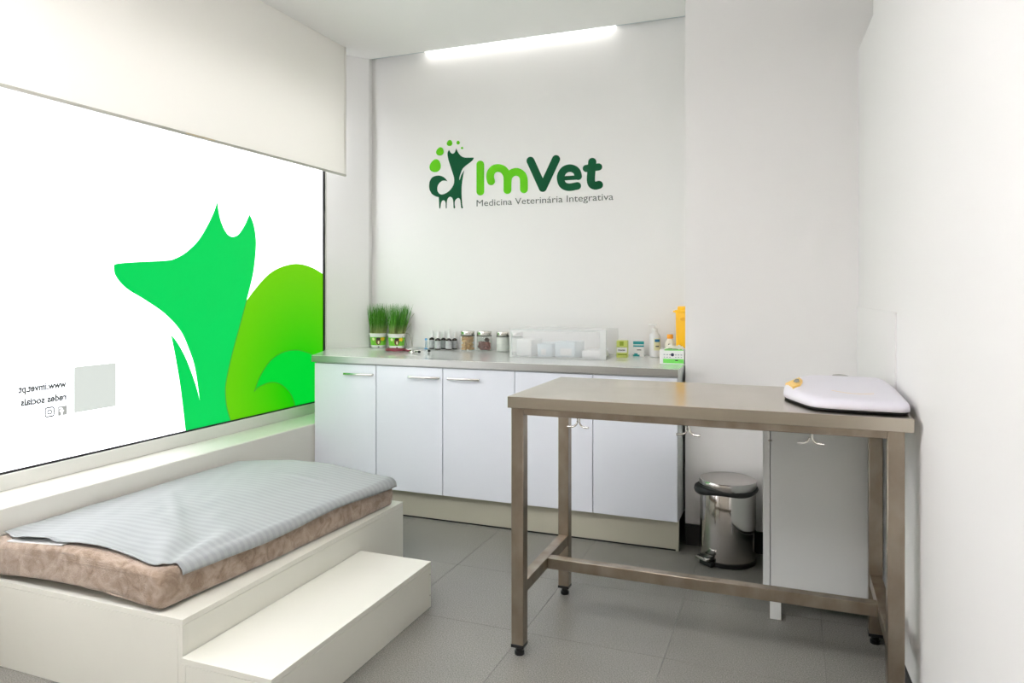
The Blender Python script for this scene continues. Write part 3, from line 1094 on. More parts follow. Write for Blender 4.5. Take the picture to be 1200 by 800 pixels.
# sheet
bm = new_bm()
NS, NT = 110, 130
lay = bm.verts.layers.float_vector.new('weave')
G = []
for j in range(NT + 1):
    t = j / NT
    row = []
    for i in range(NS + 1):
        s_ = i / NS
        xr_mid = m_right(2.2)
        xs_ = MXL + 0.012 + s_ * (xr_mid - MXL - 0.012 + 0.050)
        # near edge wanders a little, as a loosely laid sheet does
        yb = 1.674 + 0.012 * math.sin(xs_ * 9.0 + 0.5) + 0.05 * smooth01((-2.48 - xs_) / 0.16) + 0.055 * smooth01((xs_ + 1.83) / 0.07)
        y = yb + t * (MY1 + 0.003 - yb)
        xr = m_right(min(y, MY1))
        x_flat = MXL + 0.012 + s_ * (xr - MXL - 0.012 + 0.028 + 0.006 * math.sin(y * 7))
        r_ = 0.030
        over = x_flat - (xr - 0.020)
        wr_ = 0.0045 * noise.noise(Vector((x_flat * 5, y * 3.0, 2.0))) + 0.0022 * noise.noise(Vector((x_flat * 13 + y * 6, y * 9, 5.0)))
        # long soft folds fanning from the near right corner
        dx, dy = x_flat + 1.80, y - 1.66
        ang = math.atan2(dy, -dx + 1e-6)
        rad = math.hypot(dx, dy)
        wr_ += 0.0075 * math.exp(-((rad - 0.28) / 0.20) ** 2) * math.sin(ang * 11 + 2.5 * noise.noise(Vector((x_flat * 4, y * 4, 0))))
        # one crease far right
        wr_ += 0.008 * math.exp(-(((x_flat + 2.02) + 0.35 * (y - 2.66)) / 0.12) ** 2 - ((y - 2.66) / 0.018) ** 2)
        wr_ += 0.006 * math.exp(-(((y - 2.05) + 0.8 * (x_flat + 2.15)) / 0.03) ** 2 - ((x_flat + 2.2) / 0.22) ** 2)
        if over <= 0:
            x, z = x_flat, m_top(x_flat, y) + 0.007 + wr_
        else:
            a_ = over / r_
            x = xr - 0.020 + (r_ + 0.003) * math.sin(min(a_, PI / 2))
            z = m_top(xr - 0.020, y) + 0.007 + wr_ * 0.5 - (r_ + 0.003) * (1 - math.cos(min(a_, PI / 2))) - max(0, over - r_ * PI / 2)
        yo = y - (MY1 - 0.012)
        if yo > 0:
            z -= 0.02 * (yo / 0.04) ** 2 * 1.4
        # lifted lip at the near left with the underside showing
        lip = smooth01(1 - t / 0.03) * smooth01((-2.27 - x_flat) / 0.05) * smooth01((x_flat + 2.60) / 0.05)
        z += 0.012 * lip
        v = bm.verts.new((x, y, z))
        v[lay] = (x_flat, y + 0.01 * noise.noise(Vector((x_flat * 4, y * 2, 9))), 0)
        row.append(v)
    G.append(row)
for j in range(NT):
    for i in range(NS):
        bm.faces.new((G[j][i], G[j][i + 1], G[j + 1][i + 1], G[j + 1][i]))
sh = obj('bed_sheet', bm, M['sheet'], angle=80)
sh = centre(sh)
so = sh.modifiers.new('thickness', 'SOLIDIFY'); so.thickness = 0.003; so.offset = 1
tag(sh, 'pale grey striped cotton sheet spread over the brown mattress', 'sheet')
# folded white hem under the near left corner of the sheet
bm = new_bm()
pts_f = [(-2.52, 1.668), (-2.24, 1.662), (-2.24, 1.74), (-2.52, 1.76)]
vt = [bm.verts.new((x, y, m_top(x, y) + 0.004)) for x, y in pts_f]
vb = [bm.verts.new((x, y, m_top(x, y) + 0.0005)) for x, y in pts_f]
bm.faces.new(vt); bm.faces.new(list(reversed(vb)))
for k in range(4):
    bm.faces.new((vb[k], vb[(k + 1) % 4], vt[(k + 1) % 4], vt[k]))
obj('folded_hem', bm, M['pure_white'], sh)

# ================================================================== STEEL EXAMINATION TABLE
TX0, TX1, TY0, TY1, TZ = -0.930, 0.328, 2.338, 2.965, 0.917
tb = thing('examination_table', (-0.3, 2.65, 0), 'stainless steel examination table standing before the cabinets', 'table')
bm = new_bm()
box(bm, TX0, TX1, TY0, TY1, TZ - 0.040, TZ, 0.0012, 1)
obj('table_top', bm, M['steel'], tb, angle=25)
bm = new_bm()
box(bm, TX0 + 0.050, TX1 - 0.066, TY0 + 0.022, TY0 + 0.052, TZ - 0.066, TZ - 0.040, 0.002, 1)
obj('front_rail', bm, M['steel_leg'], tb)
bm = new_bm()
box(bm, TX0 + 0.050, TX1 - 0.066, TY1 - 0.052, TY1 - 0.022, TZ - 0.066, TZ - 0.040, 0.002, 1)
obj('rear_rail', bm, M['steel_leg'], tb)
LW = 0.0455
LX = (-0.9005, 0.2835)
LY = (2.379, 2.925)
for lx in LX:
    for ly in LY:
        bm = new_bm(); box(bm, lx - LW / 2, lx + LW / 2, ly - LW / 2, ly + LW / 2, 0.040, TZ - 0.040, 0.002, 1)
        lg = obj('leg', bm, M['steel_leg'], tb)
        bm = new_bm()
        box(bm, lx - LW / 2 - 0.001, lx + LW / 2 + 0.001, ly - LW / 2 - 0.001, ly + LW / 2 + 0.001, 0.030, 0.041, 0.001, 1)
        lathe(bm, [(0.014, 0.012), (0.014, 0.031)], lx, ly, 16)
        lathe(bm, [(0.017, 0.0005), (0.018, 0.003), (0.018, 0.012), (0.015, 0.014)], lx, ly, 18)
        obj('foot', bm, M['black_gloss'], lg)
for lx in LX:
    bm = new_bm(); box(bm, lx - 0.020, lx + 0.020, LY[0] + LW / 2, LY[1] - LW / 2, 0.214, 0.256, 0.0015, 1)
    obj('side_stretcher', bm, M['steel_leg'], tb)
bm = new_bm(); box(bm, LX[0] + 0.020, LX[1] - 0.020, 2.632, 2.672, 0.214, 0.255, 0.0015, 1)
obj('long_stretcher', bm, M['steel_leg'], tb)
hook_me = None
for hx in (-0.683, -0.313, 0.054):
    if hook_me is None:
        bm = new_bm()
        for s2 in (-1, 1):
            pth = [(0.0035 * s2, 0, 0.0), (0.0035 * s2, 0, -0.014), (0.006 * s2, 0, -0.022), (0.012 * s2, -0.001, -0.028), (0.020 * s2, -0.003, -0.031), (0.038 * s2, -0.006, -0.031)]
            tube(bm, pth, 0.0034, 8)
        hk = obj('hook', bm, M['handle'], tb)
        hk.data.transform(Matrix.Translation(Vector(tb.location)))
        hook_me = hk.data
    else:
        hk = bpy.data.objects.new('hook', hook_me)
        COL.objects.link(hk)
        hk.parent = tb
    hk.location = Vector((hx, TY0 + 0.037, TZ - 0.066)) - Vector(tb.location)

# ------------------------------------------------------------------ animal scale on the table
sc = thing('animal_scale', (0.16, 2.62, TZ), 'white electronic animal scale on the right end of the steel table', 'scale')
outl = [(-0.022, 2.600), (-0.004, 2.548), (0.020, 2.490), (0.050, 2.425), (0.085, 2.398), (0.180, 2.388), (0.285, 2.386), (0.318, 2.398), (0.329, 2.430),
        (0.328, 2.560), (0.322, 2.720), (0.306, 2.830), (0.270, 2.868), (0.150, 2.874), (0.070, 2.868), (0.035, 2.838), (0.000, 2.778), (-0.020, 2.715), (-0.027, 2.650)]
ol = crom(outl, 4, True)
cx0, cy0 = 0.165, 2.63


def sheet_ring(bm_, k, z, tilt=0.0):
    return [bm_.verts.new((cx0 + (p.x - cx0) * k, cy0 + (p.y - cy0) * k, z + tilt * (cy0 + (p.y - cy0) * k - 2.39))) for p in ol]


def skin_rings(bm_, rings_, close=True):
    n3 = len(rings_[0])
    for A, B in zip(rings_, rings_[1:]):
        for q in range(n3):
            bm_.faces.new((A[q], A[(q + 1) % n3], B[(q + 1) % n3], B[q]))
    if close:
        bm_.faces.new(list(reversed(rings_[0])))
        bm_.faces.new(rings_[-1])


bm = new_bm()
skin_rings(bm, [sheet_ring(bm, k, TZ + z) for k, z in ((0.955, 0.002), (0.98, 0.004), (0.985, 0.010))])
for (fx, fy) in ((0.06, 2.46), (0.28, 2.46), (0.06, 2.80), (0.28, 2.80)):
    lathe(bm, [(0.012, TZ + 0.0003), (0.012, TZ + 0.004)], fx, fy, 12)
obj('base', bm, M['black'], sc)
bm = new_bm()
skin_rings(bm, [sheet_ring(bm, k, TZ + z, t_) for k, z, t_ in ((0.985, 0.0085, 0), (1.0, 0.011, 0.0), (1.0, 0.020, 0.01), (0.985, 0.029, 0.03), (0.95, 0.034, 0.045), (0.90, 0.037, 0.055), (0.80, 0.038, 0.06), (0.5, 0.037, 0.06), (0.15, 0.037, 0.06))])
obj('housing', bm, M['white_plastic'], sc, angle=60)


def sc_top(x, y, up=0.001):
    return Vector((x, y, TZ + 0.039 + up + 0.058 * (y - 2.39)))


# display panel on the sloping end
bm = new_bm()
q = [(-0.021, 2.668, 0.040), (0.004, 2.560, 0.041), (0.026, 2.590, 0.048), (0.034, 2.660, 0.0535), (0.024, 2.730, 0.0555)]
vt = [bm.verts.new((x, y, TZ + z + 0.0095)) for x, y, z in q]
vb = [bm.verts.new((x, y, TZ + z - 0.006)) for x, y, z in q]
bm.faces.new(vt); bm.faces.new(list(reversed(vb)))
for k in range(5):
    bm.faces.new((vb[k], vb[(k + 1) % 5], vt[(k + 1) % 5], vt[k]))
pn = obj('display_panel', bm, M['amber_print'], sc, smooth=False)
bm = new_bm()
q = [(0.004, 2.655, 0.0473), (0.014, 2.612, 0.0485), (0.024, 2.62, 0.0513), (0.022, 2.690, 0.0530), (0.012, 2.700, 0.0515)]
fill(bm, [Vector((x, y, TZ + z + 0.0104)) for x, y, z in q])
o = obj('screen', bm, M['screen'], sc, smooth=False)
bm = new_bm()
pa = [sc_top(0.12 + 0.02 * k, 2.53 - 0.045 * math.sin(PI * k / 6) * 0.6 - 0.004 * k) for k in range(7)]
pb = [p + Vector((0, 0.004, 0.0003)) for p in pa]
va = [bm.verts.new(p) for p in pa]; vb = [bm.verts.new(p) for p in pb]
for k in range(6):
    bm.faces.new((va[k], va[k + 1], vb[k + 1], vb[k]))
obj('orange_line', bm, M['amber_print'], sc, smooth=False)

# ================================================================== SINK CABINET IN THE CORNER
SKX0, SKX1, SKY0 = -0.106, 0.278, 2.985
sk = thing('corner_cabinet', (0.1, 3.35, 0), 'white cabinet on short legs in the right corner behind the table', 'cabinet')
bm = new_bm()
box(bm, SKX0, SKX0 + 0.026, SKY0, 3.715, 0.128, 0.78, 0.001, 1)
box(bm, SKX1 - 0.018, SKX1, SKY0 + 0.02, 3.715, 0.128, 0.78)
box(bm, SKX0, SKX1, SKY0 + 0.02, 3.715, 0.128, 0.146)
box(bm, SKX0, SKX1, 3.70, 3.715, 0.128, 0.78)
obj('body', bm, M['carcass'], sk, smooth=False)
bm = new_bm(); box(bm, SKX0 + 0.0285, SKX1, SKY0, SKY0 + 0.018, 0.128, 0.776, 0.001, 1); dr = obj('door', bm, M['carcass'], sk)
bm = new_bm(); box(bm, SKX0 + 0.018, SKX0 + 0.034, SKY0 - 0.003, SKY0, 0.700, 0.704); obj('hinge', bm, M['handle'], sk)
bm = new_bm(); box(bm, SKX0 - 0.01, SKX1 - 0.004, SKY0 - 0.012, 3.718, 0.782, 0.812, 0.003, 1)
obj('sink_top', bm, M['carcass'], sk)
for fx, fy in ((-0.06, 3.012), (-0.06, 3.66)):
    bm = new_bm(); box(bm, fx - 0.0205, fx + 0.0205, fy - 0.0205, fy + 0.0205, 0.0008, 0.128, 0.001, 1); obj('leg', bm, M['carcass'], sk)
fc = thing('faucet', (0.25, 3.50, 0.812), 'small chrome faucet peeking up behind the white scale', 'faucet')
bm = new_bm(); lathe(bm, [(0.024, 0.8125), (0.024, 0.818), (0.017, 0.822), (0.015, 0.862), (0.0, 0.866)], 0.25, 3.50, 20, cap=False); obj('base', bm, M['chrome'], fc)
bm = new_bm()
sp = [(0.25, 3.50, 0.85), (0.249, 3.49, 0.876), (0.244, 3.47, 0.897), (0.232, 3.445, 0.911), (0.214, 3.422, 0.920), (0.190, 3.405, 0.924), (0.168, 3.395, 0.922), (0.158, 3.390, 0.910)]
tube(bm, sp, 0.0055, 10); obj('spout', bm, M['chrome'], fc)

# ================================================================== PEDAL BIN
BX, BY, BR = -0.287, 3.578, 0.131
bn = thing('pedal_bin', (BX, BY, 0), 'polished steel pedal bin with black liner rim beside the cabinets', 'bin')
bm = new_bm(); lathe(bm, [(BR * 0.97, 0.001), (BR * 1.0, 0.004), (BR * 1.0, 0.022), (BR * 0.97, 0.025)], BX, BY, 48); obj('base', bm, M['black_gloss'], bn)
bm = new_bm(); lathe(bm, [(BR * 0.975, 0.024), (BR * 0.985, 0.027), (BR * 0.985, 0.338), (BR * 0.975, 0.341)], BX, BY, 64); obj('body', bm, M['bin_steel'], bn)
bm = new_bm()
pts = []
for k in range(56):
    a_ = 2 * PI * k / 56
    bul = 0.010 * max(0, math.cos(a_ - math.radians(205))) ** 3
    pts.append((BX + (BR * 0.985 + bul + 0.002 * math.sin(5 * a_)) * math.cos(a_), BY + (BR * 0.985 + bul + 0.002 * math.sin(5 * a_)) * math.sin(a_), 0.345 + 0.004 * math.sin(3 * a_ + 1)))
tube(bm, pts, [0.0105 + 0.012 * max(0, math.cos(2 * PI * k / 56 - math.radians(205))) ** 4 for k in range(56)], 10, closed=True)
obj('liner_rim', bm, M['black'], bn)
bm = new_bm()
prof = [(BR * 1.0, 0.352), (BR * 1.012, 0.354), (BR * 1.012, 0.384), (BR * 0.99, 0.390), (BR * 0.90, 0.394), (BR * 0.5, 0.398), (0.0005, 0.399)]
lathe(bm, prof, BX, BY, 64); obj('lid', bm, mat('bin_lid_steel', srgb(190, 187, 184), 0.2, metal=1.0), bn)
ang_p = math.radians(232)
dp = Vector((math.cos(ang_p), math.sin(ang_p), 0)); sp_ = Vector((-dp.y, dp.x, 0))
bm = new_bm()


def loc_box(b3, r0, r1, w, z0, z1, bev):
    t_ = new_bm(); box(t_, r0, r1, -w / 2, w / 2, z0, z1, bev, 2)
    for v in t_.verts:
        v.co = Vector((BX, BY, 0)) + dp * v.co.x + sp_ * v.co.y + Vector((0, 0, v.co.z))
    merge(b3, t_)


loc_box(bm, BR * 0.93, BR + 0.036, 0.062, 0.030, 0.050, 0.005)
pdl = obj('pedal', bm, M['black_gloss'], bn)
bm = new_bm(); loc_box(bm, BR + 0.020, BR + 0.048, 0.074, 0.034, 0.046, 0.004); obj('pedal_plate', bm, M['chrome'], pdl)
bm = new_bm(); loc_box(bm, BR * 0.95, BR + 0.020, 0.075, 0.002, 0.022, 0.004); obj('pedal_base', bm, M['black_gloss'], bn)

# ================================================================== THINGS ON THE WORKTOP
Z0 = 0.9083


# ---- potted wheatgrass
def grass_pot(x, y, seed, label, lean, droop):
    rnd = random.Random(seed)
    t = thing('potted_grass', (x, y, Z0), label, 'plant', 'pots of cat grass on the worktop')
    b3 = new_bm()
    lathe(b3, [(0.044, Z0), (0.048, Z0 + 0.002), (0.057, Z0 + 0.088), (0.0605, Z0 + 0.090), (0.0605, Z0 + 0.098), (0.057, Z0 + 0.098), (0.055, Z0 + 0.086)], x, y, 32)
    pot = obj('pot', b3, M['pure_white'], t)
    b3 = new_bm()

    def rad(z):
        return 0.048 + (z - 0.002) * 0.009 / 0.086 + 0.0007
    lathe(b3, [(rad(0.018), Z0 + 0.018), (rad(0.073), Z0 + 0.073)], x, y, 32, cap=False)
    obj('printed_band', b3, M['pot_green'], pot)
    # printed patches on the side that faces the room
    face = math.atan2(-y, -x)

    def patch(da, zc_, wa, hz, m, lift, name):
        b4 = new_bm()
        c = []
        for k in range(14):
            a_ = 2 * PI * k / 14
            zz = zc_ + hz * math.sin(a_)
            th = face + da + wa * math.cos(a_)
            r_ = rad(zz) + lift
            c.append(b4.verts.new((x + r_ * math.cos(th), y + r_ * math.sin(th), Z0 + zz)))
        b4.faces.new(c)
        obj(name, b4, m, pot, smooth=False)
    patch(0.55, 0.060, 0.30, 0.012, M['yellow_print'], 0.0018, 'flower_print')
    patch(-0.62, 0.060, 0.18, 0.010, M['cream_print'], 0.0016, 'flower_print')
    patch(0.0, 0.045, 0.30, 0.024, M['brown_print'], 0.0022, 'animal_print')
    patch(0.02, 0.062, 0.26, 0.009, M['dark_print'], 0.0030, 'animal_print')
    patch(0.04, 0.038, 0.10, 0.011, M['cream_print'], 0.0032, 'animal_print')
    patch(0.05, 0.007, 0.13, 0.004, M['dark_print'], 0.0016, 'stamp_print')
    b3 = new_bm(); lathe(b3, [(0.0005, Z0 + 0.0885), (0.055, Z0 + 0.0865)], x, y, 24, cap=False); obj('soil', b3, M['soil'], t)
    blades, roots = new_bm(), new_bm()

    def blade(b4, bx_, by_, z0_, L, dx_, dy_, w, bend, seg=4):
        d = Vector((dx_, dy_, 1)).normalized()
        side = Vector((rnd.uniform(-1, 1), rnd.uniform(-1, 1), 0)).normalized()
        out_ = Vector((dx_, dy_, 0))
        if out_.length > 1e-4:
            out_.normalize()
        pv = None
        for k in range(seg + 1):
            f = k / seg
            p = Vector((bx_, by_, z0_)) + d * L * f + out_ * bend * L * f * f - Vector((0, 0, bend * L * 0.4 * f * f))
            ww = w * (1 - f) ** 0.6 if k < seg else 0.0002
            a_, b_ = b4.verts.new(p + side * ww), b4.verts.new(p - side * ww)
            if pv:
                b4.faces.new((pv[0], pv[1], b_, a_))
            pv = (a_, b_)
    for k in range(420):
        rr_ = 0.052 * math.sqrt(rnd.random()); th = rnd.uniform(0, 2 * PI)
        bx_, by_ = rr_ * math.cos(th), rr_ * math.sin(th)
        sl = 1.9
        dx_ = bx_ * sl + lean + rnd.gauss(0, 0.06); dy_ = by_ * sl * 0.6 + rnd.gauss(0, 0.05)
        L = rnd.uniform(0.150, 0.222)
        # keep blades clear of the walls behind and beside
        if y + by_ + dy_ * L > 4.285:
            dy_ = (4.28 - y - by_) / L
        if x + bx_ + dx_ * L < -2.700:
            dx_ = (-2.695 - x - bx_) / L
        blade(blades, x + bx_, y + by_, Z0 + 0.085, L, dx_, dy_, 0.0020, rnd.uniform(0, 0.05))
        if k % 2 == 0:
            blade(roots, x + bx_, y + by_ - 0.001, Z0 + 0.085, rnd.uniform(0.03, 0.062), dx_ * 0.7, dy_ * 0.7, 0.0024, 0)
    g = obj('grass_blades', blades, M['grass'], t); g['kind'] = 'stuff'
    g = obj('grass_roots', roots, M['grass_base'], t); g['kind'] = 'stuff'
    if droop:
        b4 = new_bm()
        for (p0_, p1_, p2_) in (((0.05, 0, 0.09), (0.075, -0.02, 0.15), (0.145, -0.02, 0.235)), ((0.05, 0, 0.095), (0.085, -0.02, 0.12), (0.12, -0.02, 0.165)),
                                ((0.055, 0, 0.09), (0.075, -0.03, 0.10), (0.105, -0.04, 0.005)), ((0.055, 0, 0.092), (0.12, -0.02, 0.13), (0.135, -0.03, 0.02)), ((0.05, 0, 0.09), (0.06, -0.04, 0.07), (0.075, -0.05, 0.01))):
            pts_ = []
            for k in range(9):
                f = k / 8
                q_ = Vector(p0_) * (1 - f) ** 2 + 2 * Vector(p1_) * f * (1 - f) + Vector(p2_) * f * f
                pts_.append(Vector((x, y, Z0)) + q_)
            tube(b4, pts_, 0.0011, 5)
        obj('dry_stems', b4, M['dry'], t)
    return t


grass_pot(-2.628, 4.222, 3, 'cat grass pot in the window corner, its blades upright', 0.0, False)
grass_pot(-2.478, 4.212, 5, 'cat grass pot with stray stems leaning right, beside the other pot', 0.12, True)

# ---- stethoscope
stt = thing('stethoscope', (-2.30, 3.96, Z0), 'coiled burgundy stethoscope with chrome ends on the worktop', 'stethoscope')
bm = new_bm()
pts = []
for k in range(70):
    f = k / 69
    a_ = 2 * PI * 1.8 * f + 0.6
    rx, ry = 0.074 - 0.012 * f, 0.050 - 0.008 * f
    pts.append((-2.335 + rx * math.cos(a_), 3.965 + ry * math.sin(a_), Z0 + 0.0065 + 0.011 * f))
tube(bm, pts, 0.0055, 8)
pts = [(-2.28, 3.955, Z0 + 0.012), (-2.25, 3.95, Z0 + 0.008), (-2.225, 3.95, Z0 + 0.007)]
tube(bm, pts, 0.0055, 8)
obj('tubing', bm, M['red_tube'], stt)
bm = new_bm()
tube(bm, [(-2.228, 3.95, Z0 + 0.007), (-2.19, 3.96, Z0 + 0.010), (-2.15, 3.985, Z0 + 0.012), (-2.118, 3.985, Z0 + 0.009)], 0.0034, 8)
tube(bm, [(-2.228, 3.95, Z0 + 0.007), (-2.19, 3.935, Z0 + 0.009), (-2.16, 3.905, Z0 + 0.009), (-2.14, 3.90, Z0 + 0.008)], 0.0034, 8)
obj('ear_tubes', bm, M['chrome'], stt)
for (ex, ey) in ((-2.113, 3.985), (-2.135, 3.898)):
    bm = new_bm(); lathe(bm, [(0.0, Z0 + 0.001), (0.008, Z0 + 0.003), (0.010, Z0 + 0.009), (0.007, Z0 + 0.015), (0.0, Z0 + 0.017)], ex, ey, 14, cap=False); obj('ear_tip', bm, M['black_gloss'], stt)
bm = new_bm(); lathe(bm, [(0.020, Z0 + 0.0004), (0.022, Z0 + 0.004), (0.020, Z0 + 0.010), (0.008, Z0 + 0.012), (0.007, Z0 + 0.019)], -2.185, 3.90, 24); obj('chest_piece', bm, M['chrome'], stt)

# ---- little blue tube
vb_ = thing('small_vial', (-2.262, 4.225, Z0), 'thin clear vial with blue cap and blue foot beside the dropper bottles', 'vial')
bm = new_bm(); lathe(bm, [(0.013, Z0), (0.013, Z0 + 0.004), (0.006, Z0 + 0.006)], -2.262, 4.225, 16); obj('foot', bm, M['blue_plastic'], vb_)
bm = new_bm(); lathe(bm, [(0.007, Z0 + 0.006), (0.007, Z0 + 0.058), (0.006, Z0 + 0.060)], -2.262, 4.225, 16); obj('tube', bm, clear_mat('blue_tinted_plastic', srgb(190, 220, 235), 0.3, 0.1), vb_)
bm = new_bm(); lathe(bm, [(0.0085, Z0 + 0.058), (0.0085, Z0 + 0.068), (0.007, Z0 + 0.070)], -2.262, 4.225, 16); obj('cap', bm, M['blue_plastic'], vb_)


# ---- dropper bottles
def dropper_bottle(x, y, R_, H, kind, label):
    t = thing('dropper_bottle', (x, y, Z0), label, 'bottle', 'amber dropper bottles on the worktop')
    b3 = new_bm()
    lathe(b3, [(R_ * 0.92, Z0), (R_, Z0 + 0.003), (R_, Z0 + H * 0.86), (R_ * 0.86, Z0 + H * 0.95), (R_ * 0.45, Z0 + H), (R_ * 0.42, Z0 + H + 0.006)], x, y, 24)
    obj('glass_body', b3, M['amber'], t)
    b3 = new_bm(); lathe(b3, [(R_ + 0.0006, Z0 + H * 0.10), (R_ + 0.0006, Z0 + H * 0.80)], x, y, 24, cap=False); obj('label', b3, M['label'], t)
    z = Z0 + H + 0.003
    b3 = new_bm()
    if kind == 'cap':
        lathe(b3, [(R_ * 0.82, z), (R_ * 0.82, z + 0.026), (R_ * 0.70, z + 0.036), (R_ * 0.62, z + 0.042)], x, y, 20)
        obj('cap', b3, M['pure_white'], t)
    else:
        lathe(b3, [(R_ * 0.66, z), (R_ * 0.66, z + 0.006), (R_ * 0.55, z + 0.014), (R_ * 0.34, z + 0.028), (R_ * 0.22, z + 0.036), (R_ * 0.20, z + 0.046)], x, y, 20)
        cp = obj('cap', b3, M['pure_white'], t)
        b3 = new_bm(); lathe(b3, [(R_ * 0.14, z + 0.046), (R_ * 0.30, z + 0.050), (R_ * 0.30, z + 0.058), (R_ * 0.10, z + 0.066)], x, y, 14); obj('nozzle', b3, M['pure_white'], cp)
    return t


dropper_bottle(-2.229, 4.243, 0.0175, 0.074, 'cap', 'leftmost amber dropper bottle, next to the blue vial')
dropper_bottle(-2.163, 4.203, 0.0200, 0.072, 'cap', 'amber dropper bottle second from the blue vial')
dropper_bottle(-2.152, 4.262, 0.0175, 0.072, 'cap', 'amber dropper bottle standing half hidden behind the front two')
dropper_bottle(-2.090, 4.216, 0.0200, 0.072, 'nozzle', 'amber dropper bottle with pointed white nozzle')
dropper_bottle(-2.073, 4.268, 0.0180, 0.071, 'cap', 'amber dropper bottle at the back beside the tan treat jar')


# ---- storage jars
def jar(x, y, R_, H, label):
    t = thing('storage_jar', (x, y, Z0), label, 'jar', 'glass jars with steel lids on the worktop')
    b3 = new_bm()
    lathe(b3, [(0.0004, Z0 + 0.0002), (R_ * 0.95, Z0 + 0.0002), (R_, Z0 + 0.004), (R_, Z0 + H * 0.76), (R_ * 0.93, Z0 + H * 0.80), (R_ * 0.90, Z0 + H * 0.82)], x, y, 32, cap=False)
    obj('glass_body', b3, M['glass'], t)
    b3 = new_bm()
    zl = Z0 + H * 0.79
    lathe(b3, [(R_ * 0.97, zl), (R_ * 0.99, zl + 0.002), (R_ * 0.99, Z0 + H - 0.003), (R_ * 0.95, Z0 + H), (0.0005, Z0 + H)], x, y, 32)
    lid = obj('lid', b3, M['handle'], t)
    b3 = new_bm(); lathe(b3, [(R_ * 1.01, zl - 0.004), (R_ * 1.01, zl + 0.001)], x, y, 32, cap=True); obj('seal', b3, M['dark_print'], lid)
    return t


def treats(name, x, y, R_, H, n, size, m, label, cat, seed, flat):
    rnd = random.Random(seed)
    b3 = new_bm()
    for k in range(n):
        rr_ = (R_ - size * 0.9) * math.sqrt(rnd.uniform(0.25, 1)); th = rnd.uniform(0, 2 * PI)
        z = Z0 + 0.004 + size * 0.7 + (H - size * 1.2) * rnd.random()
        t_ = new_bm()
        bmesh.ops.create_icosphere(t_, subdivisions=1, radius=size)
        rot = Matrix.Rotation(rnd.uniform(0, 6.28), 3, 'Z') @ Matrix.Rotation(rnd.uniform(-0.9, 0.9), 3, 'X') @ Matrix.Rotation(rnd.uniform(-0.9, 0.9), 3, 'Y')
        for v in t_.verts:
            q_ = rot @ Vector((v.co.x * rnd.uniform(0.9, 1.0), v.co.y * 0.7, v.co.z * flat))
            v.co = q_ + Vector((x + rr_ * math.cos(th), y + rr_ * math.sin(th), z))
        merge(b3, t_)
    o_ = centre(obj(name, b3, m))
    tag(o_, label, cat, kind='stuff')
    return o_


jar(-1.932, 4.167, 0.0460, 0.128, 'steel-lidded glass jar filled with tan treats')
treats('dried_treats', -1.932, 4.167, 0.0452, 0.100, 190, 0.0125, M['chips'], 'tan dried treats filling the first glass jar', 'treats', 1, 0.35)
jar(-1.821, 4.178, 0.0480, 0.128, 'steel-lidded glass jar half filled with reddish treats')
treats('reddish_treats', -1.821, 4.178, 0.0460, 0.060, 120, 0.0105, M['kibble'], 'reddish brown treats half filling the second glass jar', 'treats', 2, 0.7)
treats('dark_treats', -1.800, 4.172, 0.0240, 0.040, 1, 0.0200, M['kibble_dark'], 'dark chew resting on the reddish treats in the jar', 'treats', 4, 0.9)
bpy.data.objects['dark_treats'].location.z = Z0 + 0.060
bpy.data.objects['dark_treats'].location.x = -1.796
bpy.data.objects['dark_treats'].location.y = 4.165
if 'kind' in bpy.data.objects['dark_treats']:
    del bpy.data.objects['dark_treats']['kind']
bpy.data.objects['dark_treats'].name = 'dark_chew'


def cotton_fill(x, y, R_, H, label):
    b3 = new_bm()
    prof = [(R_ * 0.9, Z0 + 0.0045)]
    for k in range(1, 5):
        z = Z0 + 0.0045 + H * k / 4
        prof += [(R_, z - H * 0.20), (R_, z - 0.002), (R_ * 0.95, z)]
    prof.append((0.0005, prof[-1][1] + 0.002))
    lathe(b3, prof, x, y, 28)
    o_ = centre(obj('cotton_pads', b3, M['cotton']))
    tag(o_, label, 'cotton', kind='stuff')


jar(-1.700, 4.195, 0.0415, 0.126, 'steel-lidded glass jar packed with white cotton')
cotton_fill(-1.700, 4.195, 0.0390, 0.088, 'white cotton pads inside the third glass jar')
jar(-1.605, 4.185, 0.0415, 0.126, 'steel-lidded glass jar half hidden by the clear drawer box')
cotton_fill(-1.605, 4.185, 0.0390, 0.088, 'white cotton in the jar half hidden by the drawer box')

# ---- clear plastic drawer box with packets inside
DX0, DX1, DY0, DY1, DH = -1.527, -0.955, 3.872, 4.170, 0.165
db = thing('drawer_box', ((DX0 + DX1) / 2, 4.0, Z0), 'clear plastic drawer box of supplies on the worktop', 'box')
th_ = 0.003
bm = new_bm()
box(bm, DX0, DX1, DY0 + 0.006, DY1, Z0 + DH - th_, Z0 + DH, 0.001, 1)
box(bm, DX0, DX0 + th_, DY0 + 0.006, DY1, Z0 + 0.004, Z0 + DH - th_)
box(bm, DX1 - th_, DX1, DY0 + 0.006, DY1, Z0 + 0.004, Z0 + DH - th_)
box(bm, DX0, DX1, DY1 - th_, DY1, Z0 + 0.004, Z0 + DH - th_)
obj('shell', bm, M['clear_plastic'], db, smooth=False)
bm = new_bm(); box(bm, DX0 + 0.004, DX1 - 0.004, DY0 + 0.006, DY1 - 0.004, Z0 + 0.001, Z0 + 0.004); obj('drawer_bottom', bm, M['clear_plastic'], db, smooth=False)
bm = new_bm(); box(bm, DX0 + 0.012, DX1 - 0.034, DY0 + 0.001, DY0 + 0.004, Z0 + 0.008, Z0 + DH - 0.012); obj('drawer_front', bm, M['drawer_front'], db, smooth=False)
bm = new_bm()
box(bm, DX0, DX0 + 0.012, DY0, DY0 + 0.006, Z0 + 0.001, Z0 + DH)
